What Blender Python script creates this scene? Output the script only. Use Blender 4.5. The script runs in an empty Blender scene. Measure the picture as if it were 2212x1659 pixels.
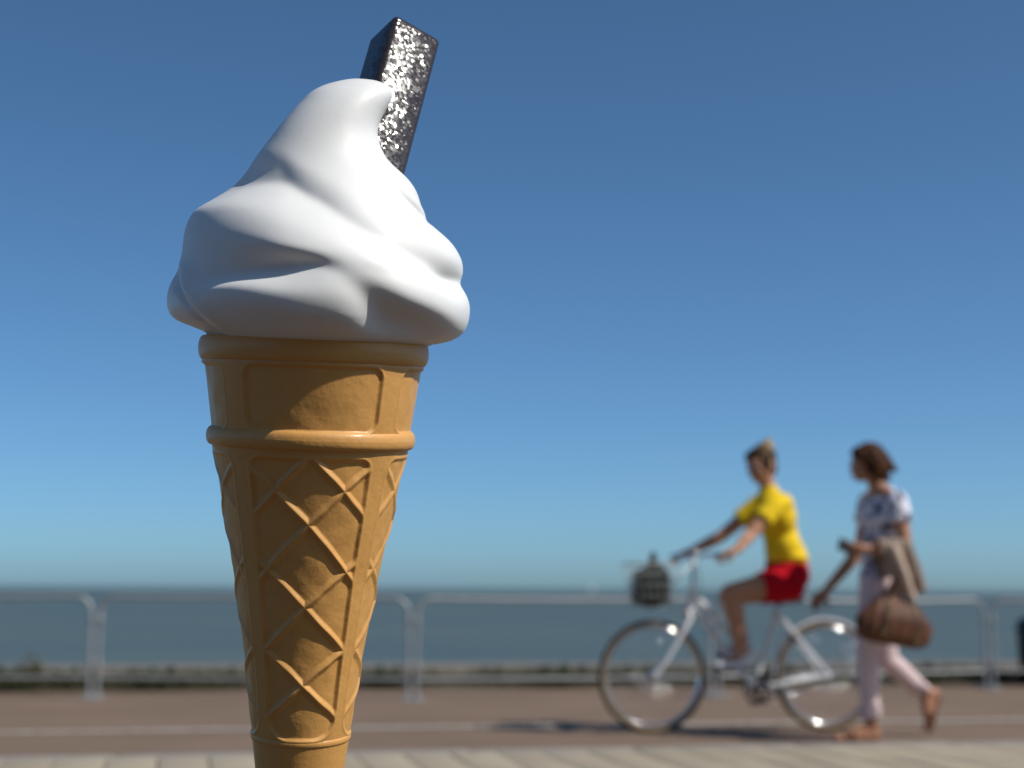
import bpy, bmesh, math, random
import numpy as np
from mathutils import Vector, Matrix, Euler, noise as mnoise

random.seed(7)
rng = np.random.default_rng(11)
S = bpy.context.scene
COL = S.collection
R = math.radians

# ------------------------------------------------------------------ camera
CAM_H = 0.85
FPX = 3456.0                      # focal length in units of a 2212 px wide frame
TILT = 7.296
ROLL = 0.31
cd = bpy.data.cameras.new('camera')
cam = bpy.data.objects.new('camera', cd)
COL.objects.link(cam)
CM = Matrix.Rotation(R(90 + TILT), 3, 'X') @ Matrix.Rotation(R(ROLL), 3, 'Z')
cam.matrix_world = Matrix.Translation((0, 0, CAM_H)) @ CM.to_4x4()
cd.sensor_width = 36.0
cd.lens = FPX / 2212.0 * 36.0
cd.clip_start = 0.05
cd.clip_end = 40000.0
cd.dof.use_dof = True
cd.dof.focus_distance = 2.88
cd.dof.aperture_fstop = 2.1
S.camera = cam

# ------------------------------------------------------------------ sky, sun, exposure
SUN_EL, SUN_AZ = 46.0, -20.0      # azimuth from +X towards +Y: the sun stands to the right, a little behind the camera
w = bpy.data.worlds.new('World')
S.world = w
w.use_nodes = True
nt = w.node_tree
nt.nodes.clear()
wo = nt.nodes.new('ShaderNodeOutputWorld')
bg = nt.nodes.new('ShaderNodeBackground')
sk = nt.nodes.new('ShaderNodeTexSky')
sk.sky_type = 'NISHITA'
sk.sun_disc = False
sk.sun_elevation = R(SUN_EL)
sk.sun_rotation = R(90 - SUN_AZ)
sk.altitude = 0
sk.air_density = 0.5
sk.dust_density = 0.8
sk.ozone_density = 10.0
wb = nt.nodes.new('ShaderNodeMix')      # the camera's white balance, the same for the whole sky
wb.data_type = 'RGBA'
wb.blend_type = 'MULTIPLY'
wb.inputs[0].default_value = 1.0
wb.inputs[7].default_value = (.88, .985, .835, 1)
nt.links.new(sk.outputs[0], wb.inputs[6])
nt.links.new(wb.outputs[2], bg.inputs[0])
bg.inputs[1].default_value = 0.147
nt.links.new(bg.outputs[0], wo.inputs[0])
sd = bpy.data.lights.new('sun', 'SUN')
sd.energy = 4.2
sd.angle = R(0.53)
sd.color = (1.0, 0.95, 0.87)
sun = bpy.data.objects.new('sun', sd)
COL.objects.link(sun)
sv = Vector((math.cos(R(SUN_EL)) * math.cos(R(SUN_AZ)), math.cos(R(SUN_EL)) * math.sin(R(SUN_AZ)), math.sin(R(SUN_EL))))
sun.rotation_euler = sv.to_track_quat('Z', 'Y').to_euler()
sun.location = (6, -2, 8)
S.view_settings.view_transform = 'Standard'
S.view_settings.look = 'None'
S.view_settings.exposure = 0.0
S.view_settings.gamma = 1.0
S.view_settings.use_curve_mapping = False


# ------------------------------------------------------------------ helpers
def ray(px, py):
    return CM @ Vector(((px - 1106.0) / FPX, (829.5 - py) / FPX, -1.0))


def at(px, py, Y):
    """the point at distance Y in front of the camera seen at (px, py) of a 2212 x 1659 frame"""
    d = ray(px, py)
    return Vector((0, 0, CAM_H)) + d * (Y / d.y)


def onground(px, py, z=0.0):
    d = ray(px, py)
    return Vector((0, 0, CAM_H)) + d * ((z - CAM_H) / d.z)


CMI = np.array(CM.transposed())


def proj(P):
    """world points (n,3) -> px, py, depth"""
    q = (np.asarray(P) - np.array([0, 0, CAM_H])) @ CMI.T
    return 1106 + FPX * q[:, 0] / -q[:, 2], 829.5 - FPX * q[:, 1] / -q[:, 2], -q[:, 2]


def mat(name, color=(.5, .5, .5), rough=.5, metal=0.0, spec=.5, coat=0.0, noise=None, bump=None, coatr=.1, trans=0.0):
    """noise = (scale, second colour, contrast) mottles the colour; bump = list of (scale, strength, distance)"""
    m = bpy.data.materials.new(name)
    m.use_nodes = True
    n = m.node_tree
    b = n.nodes['Principled BSDF']
    b.inputs['Base Color'].default_value = (*color, 1)
    b.inputs['Roughness'].default_value = rough
    b.inputs['Metallic'].default_value = metal
    b.inputs['Specular IOR Level'].default_value = spec
    b.inputs['Coat Weight'].default_value = coat
    b.inputs['Coat Roughness'].default_value = coatr
    b.inputs['Transmission Weight'].default_value = trans
    tc = n.nodes.new('ShaderNodeTexCoord')
    if noise:
        sc, c2, con = noise
        t = n.nodes.new('ShaderNodeTexNoise')
        t.inputs['Scale'].default_value = sc
        t.inputs['Detail'].default_value = 6
        r = n.nodes.new('ShaderNodeMapRange')
        r.inputs[1].default_value = .5 - con
        r.inputs[2].default_value = .5 + con
        x = n.nodes.new('ShaderNodeMix')
        x.data_type = 'RGBA'
        x.inputs[6].default_value = (*color, 1)
        x.inputs[7].default_value = (*c2, 1)
        n.links.new(tc.outputs['Object'], t.inputs['Vector'])
        n.links.new(t.outputs[0], r.inputs[0])
        n.links.new(r.outputs[0], x.inputs[0])
        n.links.new(x.outputs[2], b.inputs['Base Color'])
    prev = None
    for sc, st, di in (bump or []):
        t = n.nodes.new('ShaderNodeTexNoise')
        t.inputs['Scale'].default_value = sc
        t.inputs['Detail'].default_value = 4
        bn = n.nodes.new('ShaderNodeBump')
        bn.inputs['Strength'].default_value = st
        bn.inputs['Distance'].default_value = di
        n.links.new(tc.outputs['Object'], t.inputs['Vector'])
        n.links.new(t.outputs[0], bn.inputs['Height'])
        if prev:
            n.links.new(prev.outputs[0], bn.inputs['Normal'])
        prev = bn
    if prev:
        n.links.new(prev.outputs[0], b.inputs['Normal'])
    return m


def link(name, me, m=None, parent=None, smooth=True):
    o = bpy.data.objects.new(name, me)
    COL.objects.link(o)
    if m:
        me.materials.append(m)
    if parent:
        o.parent = parent
    if smooth and len(me.polygons):
        me.polygons.foreach_set('use_smooth', np.ones(len(me.polygons), dtype=bool))
    return o


def from_arrays(name, V, F, m=None, parent=None, smooth=True):
    me = bpy.data.meshes.new(name)
    V = np.asarray(V, dtype=np.float32)
    F = np.asarray(F, dtype=np.int32)
    k = F.shape[1]
    me.vertices.add(len(V))
    me.vertices.foreach_set('co', V.ravel())
    me.loops.add(F.size)
    me.loops.foreach_set('vertex_index', F.ravel())
    me.polygons.add(len(F))
    me.polygons.foreach_set('loop_start', np.arange(0, F.size, k, dtype=np.int32))
    me.polygons.foreach_set('loop_total', np.full(len(F), k, dtype=np.int32))
    me.update(calc_edges=True)
    me.validate()
    return link(name, me, m, parent, smooth)


def tag(o, label=None, cat=None, group=None, kind=None):
    if label:
        o['label'] = label
    if cat:
        o['category'] = cat
    if group:
        o['group'] = group
    if kind:
        o['kind'] = kind
    return o


def empty(name, loc, label, cat, group=None, rz=0.0):
    o = bpy.data.objects.new(name, None)
    o.empty_display_size = .1
    COL.objects.link(o)
    o.location = loc
    o.rotation_euler = (0, 0, rz)
    return tag(o, label, cat, group)


class MB:
    """collects boxes, tubes and lathes in one bmesh; build() links them as one object"""

    def __init__(self, origin=(0, 0, 0)):
        self.bm = bmesh.new()
        self.o = Vector(origin)

    def box(self, c, s, rot=None, bevel=0.0):
        r = bmesh.ops.create_cube(self.bm, size=1.0)
        M = Matrix.Translation(Vector(c)) @ (rot.to_4x4() if rot else Matrix()) @ Matrix.Diagonal((*s, 1))
        bmesh.ops.transform(self.bm, matrix=M, verts=r['verts'])
        if bevel:
            e = list({x for v in r['verts'] for x in v.link_edges})
            bmesh.ops.bevel(self.bm, geom=e, offset=bevel, segments=2, affect='EDGES', profile=.5)
        return self

    def tube(self, pts, rad, seg=10, closed=False, caps=True):
        pts = [Vector(p) for p in pts]
        n = len(pts)
        rad = rad if isinstance(rad, (list, tuple)) else [rad] * n
        rings = []
        prev = None
        for i, p in enumerate(pts):
            a = pts[(i - 1) % n] if (i or closed) else p
            b = pts[(i + 1) % n] if (i < n - 1 or closed) else p
            t = (b - a).normalized()
            if prev is None:
                u = t.orthogonal().normalized()
            else:
                u = (prev - t * prev.dot(t)).normalized()
            prev = u
            v = t.cross(u)
            rings.append([self.bm.verts.new(p + (u * math.cos(2 * math.pi * k / seg) + v * math.sin(2 * math.pi * k / seg)) * rad[i]) for k in range(seg)])
        m = n if closed else n - 1
        off = 0
        if closed:                # match the last ring to the first
            f = rings[0][0].co
            off = min(range(seg), key=lambda k: (rings[-1][k].co - f).length)
        for i in range(m):
            A, B = rings[i], rings[(i + 1) % n]
            sh = off if (closed and i == n - 1) else 0
            for k in range(seg):
                self.bm.faces.new((A[(k + sh) % seg], A[(k + 1 + sh) % seg], B[(k + 1) % seg], B[k]))
        if caps and not closed:
            self.bm.faces.new(rings[0][::-1])
            self.bm.faces.new(rings[-1])
        return self

    def ell(self, c, rad, rot=None, sub=3):
        r = bmesh.ops.create_icosphere(self.bm, subdivisions=sub, radius=1.0)
        M = Matrix.Translation(Vector(c)) @ (rot.to_4x4() if rot else Matrix()) @ Matrix.Diagonal((*rad, 1))
        bmesh.ops.transform(self.bm, matrix=M, verts=r['verts'])
        return self

    def cap(self, a, b, ra, rb, flat=False):
        """tapered capsule (flat=True leaves square ends)"""
        a, b = Vector(a), Vector(b)
        if flat:
            return self.tube([a, b], [ra, rb], seg=20)
        d = (b - a)
        L = d.length
        t = d.normalized()
        pts, rr = [], []
        for k in range(6):
            q = math.pi / 2 * k / 6
            pts.append(a - t * ra * math.cos(q))
            rr.append(max(ra * math.sin(q), ra * .02))
        for k in range(7):
            pts.append(a + d * k / 6)
            rr.append(ra + (rb - ra) * k / 6)
        for k in range(1, 7):
            q = math.pi / 2 * k / 6
            pts.append(b + t * rb * math.sin(q))
            rr.append(max(rb * math.cos(q), rb * .02))
        return self.tube(pts, rr, seg=16)

    def quad(self, *pts):
        self.bm.faces.new([self.bm.verts.new(Vector(p)) for p in pts])
        return self

    def build(self, name, m=None, parent=None, smooth=True, sharp=None):
        me = bpy.data.meshes.new(name)
        if self.o.length:
            bmesh.ops.translate(self.bm, verts=self.bm.verts, vec=-self.o)
        bmesh.ops.recalc_face_normals(self.bm, faces=self.bm.faces)
        self.bm.to_mesh(me)
        self.bm.free()
        o = link(name, me, m, parent, smooth)
        if sharp is not None and smooth:
            me.set_sharp_from_angle(angle=R(sharp))
        return o


def melt(mb, name, m, parent, voxel=.007, smooth=4, subs=None):
    """union of the shapes in mb as one continuous skin (voxel remesh, then relaxed)"""
    me = bpy.data.meshes.new(name)
    bmesh.ops.recalc_face_normals(mb.bm, faces=mb.bm.faces)
    if mb.o.length:
        bmesh.ops.translate(mb.bm, verts=mb.bm.verts, vec=-mb.o)
    mb.bm.to_mesh(me)
    mb.bm.free()
    t = bpy.data.objects.new(name + '_source', me)
    COL.objects.link(t)
    r = t.modifiers.new('r', 'REMESH')
    r.mode = 'VOXEL'
    r.voxel_size = voxel
    if smooth:
        s = t.modifiers.new('s', 'SMOOTH')
        s.factor = .5
        s.iterations = smooth
    dg = bpy.context.evaluated_depsgraph_get()
    out = bpy.data.meshes.new_from_object(t.evaluated_get(dg))
    out.name = name
    bpy.data.objects.remove(t)
    bpy.data.meshes.remove(me)
    return link(name, out, m, parent, True)


def sstep(a, b, x):
    t = np.clip((x - a) / (b - a), 0, 1)
    return t * t * (3 - 2 * t)


def vnoise(P, scale):
    """cheap smooth noise, sum of rotated sines, about -1..1"""
    out = np.zeros(len(P))
    g = np.random.default_rng(3)
    for k in range(14):
        d = g.normal(size=3)
        d *= scale * (0.6 + 0.9 * g.random()) / np.linalg.norm(d)
        out += np.sin(P @ d + g.random() * 6.283)
    return out / 3.7

# ------------------------------------------------------------------ setting: sea, beach, promenade
M_sea = mat('sea_water', (.085, .105, .080), .42, spec=.5, noise=(.035, (.062, .088, .076), .12), bump=[(.9, .5, .25), (.12, .5, .8)])
M_sand = mat('beach_sand', (.24, .185, .135), .9, noise=(.35, (.20, .16, .12), .25))
M_tarmac = mat('buff_tarmac', (.165, .113, .077), .9, spec=.3, noise=(1.1, (.205, .142, .10), .22), bump=[(160, .35, .004)])
M_asphalt = mat('brown_tarmac', (.055, .035, .023), .9, noise=(2.2, (.068, .044, .03), .25), bump=[(180, .4, .004)])
M_line = mat('worn_white_paint', (.46, .43, .38), .85, noise=(14, (.27, .22, .18), .12))
M_paver = mat('pale_paver', (.44, .40, .31), .88, noise=(3.5, (.37, .335, .26), .25), bump=[(90, .3, .004)])
M_joint = mat('paver_joint', (.24, .205, .15), .95, noise=(8, (.10, .10, .06), .2))
M_kerb = mat('kerb_stone', (.29, .265, .24), .85, noise=(6, (.23, .21, .19), .2), bump=[(80, .3, .004)])
M_soil = mat('verge_soil', (.10, .075, .05), .95, noise=(2.5, (.06, .05, .03), .2))
M_grass = mat('verge_grass', (.035, .038, .012), .85, noise=(.6, (.062, .052, .02), .2))
M_leaf = mat('shrub_leaf', (.035, .05, .016), .7, noise=(5, (.06, .07, .022), .2))
M_galv = mat('galvanised_steel', (.36, .37, .38), .55, metal=.35, noise=(9, (.27, .28, .29), .2))

PROM = Vector((1.0, 0.21, 0)).normalized()         # the promenade runs a little away to the right
PROMN = Vector((-PROM.y, PROM.x, 0))
PA = math.atan2(PROM.y, PROM.x)


def prom(u, v, z=0.0):
    """u metres along the promenade, v metres across it (away from the camera)"""
    p = PROM * u + PROMN * v
    p.z = z
    return p


def strip(name, u0, u1, prof, m, n=1, smooth=False):
    """sheet running along the promenade; prof = [(v, z), ...]"""
    V, F = [], []
    for i in range(n + 1):
        u = u0 + (u1 - u0) * i / n
        for v, z in prof:
            V.append(prom(u, v, z))
    k = len(prof)
    for i in range(n):
        for j in range(k - 1):
            F.append((i * k + j, (i + 1) * k + j, (i + 1) * k + j + 1, i * k + j + 1))
    return from_arrays(name, [tuple(v) for v in V], F, m, None, smooth)


V_PAVE = onground(0, 1634).dot(PROMN)               # outer edge of the pale paving
V_PAVE = .5 * (V_PAVE + onground(2212, 1596).dot(PROMN))
V_PAVE -= .10
V_LINE = .5 * (onground(0, 1580).dot(PROMN) + onground(2212, 1558).dot(PROMN))
V_FAR = onground(900, 1491).dot(PROMN)
print('PAVE', onground(0, 1634), onground(2212, 1596), V_PAVE, 'LINE', V_LINE, 'FAR', V_FAR)

sea = from_arrays('sea', [(-30000, 60, -3.1), (30000, 60, -3.1), (30000, 30000, -3.1), (-30000, 30000, -3.1)], [(0, 1, 2, 3)], M_sea, None, False)
tag(sea, kind='structure')
beach = strip('beach', -300, 300, [(V_FAR + 2.2, -.45), (V_FAR + 8, -1.3), (60, -2.5), (84, -3.1), (110, -4.2)], M_sand, 1)
tag(beach, kind='structure')
verge = strip('verge_ground', -120, 120, [(V_FAR, -.01), (V_FAR + .5, .03), (V_FAR + 1.4, .03), (V_FAR + 2.4, -.5)], M_soil, 1)
tag(verge, kind='structure')
road = strip('promenade', -150, 150, [(V_PAVE - .02, 0.0), (V_FAR + .02, 0.0)], M_tarmac)
tag(road, kind='structure')
line = strip('painted_line', -60, 60, [(V_LINE - .075, .004), (V_LINE + .075, .004)], M_line)
tag(line, kind='structure')
KERB_Z = .008
kerb = strip('kerb', -60, 60, [(V_PAVE - .17, -.06), (V_PAVE - .05, -.06)], M_joint)
tag(kerb, kind='structure')
PW, PL, ROWS = .245, .62, 4
V_FORE = V_PAVE - .166 - PL * ROWS
pave = strip('pavement', -90, 90, [(V_FORE - .02, KERB_Z - .014), (V_PAVE - .16, KERB_Z - .014)], M_joint)
tag(pave, kind='structure')
fore = strip('forecourt', -90, 90, [(-70, KERB_Z - .004), (V_FORE - .004, KERB_Z - .004)], M_asphalt)
tag(fore, kind='structure')


def stone_mesh(name, sx, sy, h, m, bev=.006):
    mb = MB()
    mb.box((0, 0, -h / 2), (sx, sy, h), bevel=bev)
    me = mb.build(name, m, None, True, 30)
    d = me.data
    bpy.data.objects.remove(me)
    return d


ks = [stone_mesh('kerb_stone', .90, .15, .13, M_kerb, .012)]
for i in range(-9, 10):
    o = bpy.data.objects.new('kerb_stone', ks[0])
    COL.objects.link(o)
    p = prom(i * .908 + .21, V_PAVE - .08, KERB_Z + random.uniform(-.002, .002))
    o.matrix_world = Matrix.Translation(p) @ Matrix.Rotation(PA, 4, 'Z')
    o.parent = kerb
pm = []
for c in ((.36, .30, .22), (.335, .28, .20), (.385, .325, .235)):
    mm = mat('pale_paver', c, .88, noise=(3.5, tuple(x * .86 for x in c), .25), bump=[(90, .3, .004)])
    pm.append(stone_mesh('paver', PW - .008, PL - .008, .05, mm, .005))
rest = MB()
for r_ in range(ROWS):
    for i in range(-90, 91):
        v = V_PAVE - .166 - PL * (r_ + .5)
        u = i * PW + .08
        p = prom(u, v, KERB_Z + random.uniform(-.003, .002))
        if abs(i) <= 29:
            o = bpy.data.objects.new('paver', random.choice(pm))
            COL.objects.link(o)
            o.matrix_world = Matrix.Translation(p) @ Matrix.Rotation(PA + random.uniform(-.004, .004), 4, 'Z')
            o.parent = pave
        else:
            rest.box(p - Vector((0, 0, .02)), (PW - .008, PL - .008, .04), Matrix.Rotation(PA, 3, 'Z'))
o = rest.build('paver', M_paver, pave, False)
o['kind'] = 'stuff'

# unseen terrace presumed behind the camera, added to cut the low sky fill
TB = (7.0, -11.0, 0.0)
terr = empty('unseen_terrace', TB, 'unseen brown brick terrace behind the camera, added to cut the low sky light', 'building')
M_brick = mat('brown_brick', (.11, .062, .040), .9, noise=(3, (.14, .08, .052), .25), bump=[(30, .3, .01)])
M_glass = mat('window_glass', (.03, .035, .04), .08)
M_trim = mat('cream_trim', (.50, .46, .38), .7)
LB, HB, DB = 29.0, 9.6, 8.0
MB().box((0, -DB / 2, HB / 2), (LB, DB, HB)).build('wall', M_brick, terr, False)
rfm = MB()
rfm.quad((-LB / 2 - .3, .3, HB), (LB / 2 + .3, .3, HB), (LB / 2 + .3, -DB / 2, HB + 3), (-LB / 2 - .3, -DB / 2, HB + 3))
rfm.quad((-LB / 2 - .3, -DB - .3, HB), (LB / 2 + .3, -DB - .3, HB), (LB / 2 + .3, -DB / 2, HB + 3), (-LB / 2 - .3, -DB / 2, HB + 3))
rfm.build('roof', mat('slate', (.07, .065, .07), .7), terr, False)
for i_ in range(7):
    for j_ in range(3):
        wf_ = MB().box((-LB / 2 + 2.2 + i_ * 4.1, .02, 1.7 + j_ * 2.9), (1.5, .16, 1.75), bevel=.01).build('window', M_trim, terr, False)
        MB().box((-LB / 2 + 2.2 + i_ * 4.1, .11, 1.7 + j_ * 2.9), (1.3, .03, 1.55)).build('pane', M_glass, wf_, False)

# ------------------------------------------------------------------ the giant ice cream cone
YB = 3.05
A_LO = np.array(at(648, 1640, YB))
A_HI = np.array(at(679, 760, YB - .095))
AX = (A_HI - A_LO) / np.linalg.norm(A_HI - A_LO)
_s = np.linspace(-1.2, 1.6, 2801)
_px, _py, _dp = proj(A_LO + _s[:, None] * AX)
MID = A_LO + .4 * AX
E2 = np.array([0, 0, CAM_H]) - MID
E2 -= AX * (E2 @ AX)
E2 /= np.linalg.norm(E2)                     # towards the camera
E1 = np.cross(AX, E2)
if E1[0] < 0:
    E1 = -E1                                  # to the right
ORG = A_LO + AX * np.interp(0, (A_LO[2] + _s * AX[2]), _s)      # where the axis meets the ground


def s_of(y):
    return np.interp(-np.asarray(y, float), -_py[::-1][::-1], _s) if False else np.interp(np.asarray(y, float), _py[::-1], _s[::-1])


def x_of(y):
    return np.interp(np.asarray(y, float), _py[::-1], _px[::-1])


def k_of(y):
    """metres per frame pixel on the axis at row y"""
    return np.interp(np.asarray(y, float), _py[::-1], _dp[::-1]) / FPX


M_cone = mat('wafer_paint', (.68, .350, .095), .54, coat=.20, coatr=.2, noise=(6, (.64, .325, .085), .25), bump=[(60, .12, .01), (260, .09, .003)])
M_ice = mat('white_gloss_paint', (.80, .80, .79), .52, coat=.18, coatr=.22, noise=(5, (.77, .77, .755), .25), bump=[(22, .05, .01), (140, .03, .002)])

cone_root = empty('ice_cream_statue', tuple(ORG), 'giant painted ice cream cone with white swirl and dark glittering chocolate bar in the foreground', 'ice cream statue')
ROOTM = np.array(ORG)


def surf(name, ys, rp, m, nth=560, off=None, hf=None, cap0=False, cap1=False):
    """surface of revolution about the leaning axis. ys rows (frame px), rp radius (px); hf(theta, y, r) -> extra radius in px"""
    ys = np.asarray(ys, float)
    th = np.linspace(-math.pi, math.pi, nth, endpoint=False)
    TH, YY = np.meshgrid(th, ys)
    RR = np.repeat(np.asarray(rp, float)[:, None], nth, 1)
    if hf is not None:
        RR = RR + hf(TH, YY, RR)
    k = k_of(ys)[:, None]
    s = s_of(ys)[:, None, None]
    P = A_LO + s * AX + (RR * k)[:, :, None] * (np.sin(TH)[:, :, None] * E1 + np.cos(TH)[:, :, None] * E2)
    P = P.reshape(-1, 3) - ROOTM
    n = len(ys)
    i = np.arange(n - 1)[:, None] * nth
    j = np.arange(nth)[None, :]
    j2 = (j + 1) % nth
    F = np.stack([i + j, i + nth + j, i + nth + j2, i + j2], -1).reshape(-1, 4)
    o = from_arrays(name, P, F, m, cone_root)
    return o


CY = np.array([700, 790, 800, 860, 920, 975, 1031, 1100, 1241, 1428, 1568, 1590, 1656, 1760, 2000, 2400])
CR = np.array([240, 238, 236.5, 227, 218.5, 209, 197, 184.5, 157, 127, 109, 105, 95.5, 86, 76, 66])
cr = lambda y: np.interp(y, CY, CR)


def smooth_cr(y):
    y = np.asarray(y, float)
    return (cr(y - 24) + cr(y - 12) + cr(y) + cr(y + 12) + cr(y + 24)) / 5


THH = R(37.5)


def wrap(TH):
    return (TH + math.pi / 4) % (math.pi / 2) - math.pi / 4


def rrect(a, y, hw, y0, y1, rc):
    """signed distance to a rounded rectangle, negative inside"""
    rc = np.where(y > (y0 + y1) / 2, rc * 1.7, rc) if y1 - y0 > 300 else rc
    qx = np.abs(a) - hw + rc
    qy = np.abs(y - (y0 + y1) / 2) - (y1 - y0) / 2 + rc
    return np.minimum(np.maximum(qx, qy), 0) + np.hypot(np.maximum(qx, 0), np.maximum(qy, 0)) - rc


def lumps(TH, YY, RR, amp, sc):
    P = np.stack([np.sin(TH) * RR, np.cos(TH) * RR, YY], -1).reshape(-1, 3)
    return (vnoise(P, sc) * amp).reshape(TH.shape)


RIBS = [(850, 1099), (1003, 1237), (1201, 1386), (1389, 1529)]


def lower_h(TH, YY, RR):
    t = wrap(TH)
    a = t * RR
    d = rrect(a, YY, THH * RR, 983, 1577, 26)
    inside = sstep(4.0, -6.0, d)
    h = -5.8 * inside
    lip = np.exp(-((d - 2) / 4.5) ** 2) * 1.2
    u = np.sin(t) / math.sin(THH)
    hw = math.sin(THH) * RR
    rib = np.zeros_like(YY)
    for yl, yr in RIBS:
        for sgn in (1, -1):
            uu = u * sgn
            yy = yl + (yr - yl) * (uu + 1) / 2 + 1.2 * np.sin(uu * 4.1 + yl * sgn) + .6 * np.sin(uu * 11 + yr)
            sl = (yr - yl) / (2 * hw)
            dd = np.abs(YY - yy) / np.sqrt(1 + sl * sl)
            q = np.clip(1 - dd / 11, 0, 1)
            rr = (.4 * q + .6 * q * q * (3 - 2 * q)) * 7.2
            rr = rr * (1 + .10 * np.sin(YY * .06 + yl + sgn))
            rib = np.maximum(rib, rr)
    cush = 2.0 * (1 - np.clip(np.abs(u), 0, 1) ** 2)
    worn = np.where(np.abs((TH + math.pi) % (2 * math.pi) - math.pi) < math.pi / 4, 1.0, .55)     # the side faces are moulded flatter
    h = h * worn + inside * np.maximum(rib, 0) * worn + lip + inside * cush * .3
    return h + lumps(TH, YY, RR, .6, .045) + lumps(TH, YY, RR, .32, .14) * (.4 + inside)


def collar_h(TH, YY, RR):
    t = wrap(TH)
    a = t * RR
    d = rrect(a, YY, R(37.4) * RR, 793, 927, 26)
    inside = sstep(3.5, -5.0, d)
    lip = np.exp(-((d - 2) / 4.0) ** 2) * 1.0
    return -5.5 * inside + lip + lumps(TH, YY, RR, .8, .045) + lumps(TH, YY, RR, .45, .12) * inside


ys = np.linspace(950, 1592, 520)
surf('lattice_cone', ys, smooth_cr(ys), M_cone, 560, hf=lower_h)
ys = np.linspace(742, 948, 170)
surf('collar', ys, np.interp(ys, [742, 790, 930, 948], [238, 237.5, 217.5, 214]), M_cone, 560, hf=collar_h)


def ring(name, prof, n=26, nth=240, m=None):
    """closed bead: prof = (centre row, centre radius, half height, half depth)"""
    yc, rc, hh, hd = prof
    q = np.linspace(0, 2 * math.pi, n)
    ys = yc + hh * np.sign(np.sin(q)) * np.abs(np.sin(q)) ** .9
    rp = rc + hd * np.sign(np.cos(q)) * np.abs(np.cos(q)) ** .9
    return surf(name, ys, rp, m or M_cone, nth, hf=lambda T, Y, RR: lumps(T, Y, RR, .5, .04))


ring('rim_ring', (759, 235, 26, 12))
ring('middle_ring', (945, 211, 20, 13))
ring('lower_ring', (1586, 103, 8, 5))
ys = np.concatenate([np.linspace(1588, 1700, 40), np.linspace(1705, 2200, 60)])
_sg = float(_py[np.argmin(np.abs(A_LO[2] + _s * AX[2] - .035))])
ys = ys[ys < _sg]
surf('cone_foot', ys, np.interp(ys, CY, CR), M_cone, 240, hf=lambda T, Y, RR: lumps(T, Y, RR, .5, .04))
pl = MB()
pl.tube([(0, 0, KERB_Z), (0, 0, KERB_Z + .05)], [.21, .205], 48)
pl.build('base_plate', mat('black_base_paint', (.03, .03, .03), .6), cone_root, True, 40)

# ---- white swirl
LO = np.array([(767, 165.5), (715, 178), (690, 189), (674, 199), (647, 226), (602, 279), (575, 317), (557, 342), (526, 391), (503, 416), (480, 433), (463, 444), (445, 456), (429, 467), (418, 482), (410, 500), (404, 525), (401, 550), (397, 572), (390, 595), (381, 613), (373, 631), (367, 655), (367, 672), (372, 690), (384, 703), (402, 711), (422, 716), (440, 722), (452, 735)], float)
RO = np.array([(790, 165.5), (812, 168), (832, 174), (845, 184), (848, 196), (843, 212), (833, 231), (824, 250), (818, 270), (817, 285), (820, 300), (827, 320), (840, 342), (857, 358), (878, 376), (893, 394), (902, 412), (909, 438), (915, 458), (922, 470), (945, 489), (974, 514), (989, 535), (997, 552), (1000, 570), (998, 588), (993, 600), (999, 610), (1008, 625), (1015, 645), (1016, 660), (1013, 684), (1006, 702), (992, 717), (966, 729), (936, 735)], float)
DP = np.array([(165.5, 0), (170, 24), (178, 42), (190, 58), (210, 76), (235, 92), (265, 106), (300, 119), (350, 140), (400, 172), (450, 216), (500, 258), (550, 288), (600, 306), (650, 313), (690, 306), (715, 288), (730, 262), (735, 240)], float)
CC = np.array([(165, 780), (180, 778), (200, 765), (240, 738), (280, 714), (330, 700), (380, 698), (430, 692), (500, 697), (570, 694), (650, 690), (735, 688)], float)


def g(t, c, s_):
    return np.exp(-((t - c) / s_) ** 2)


def fold(XX, YY, pts):
    """overlapping fold along a curve y(x): rounded lip above it, groove below. pts rows: x, y, depth, width"""
    p = np.array(pts, float)
    V = np.interp(XX, p[:, 0], p[:, 1])
    A = np.interp(XX, p[:, 0], p[:, 2], left=0, right=0)
    W = np.interp(XX, p[:, 0], p[:, 3])
    t = (YY - V) / W
    return A * (.75 * g(t, -1.25, 1.1) - .85 * g(t, .45, .75))


V4 = [(828, 388, 0, 9), (845, 404, 2, 9), (872, 431, 3.5, 9), (900, 452, 5, 8), (918, 467, 4, 8), (930, 476, 0, 8)]
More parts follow.
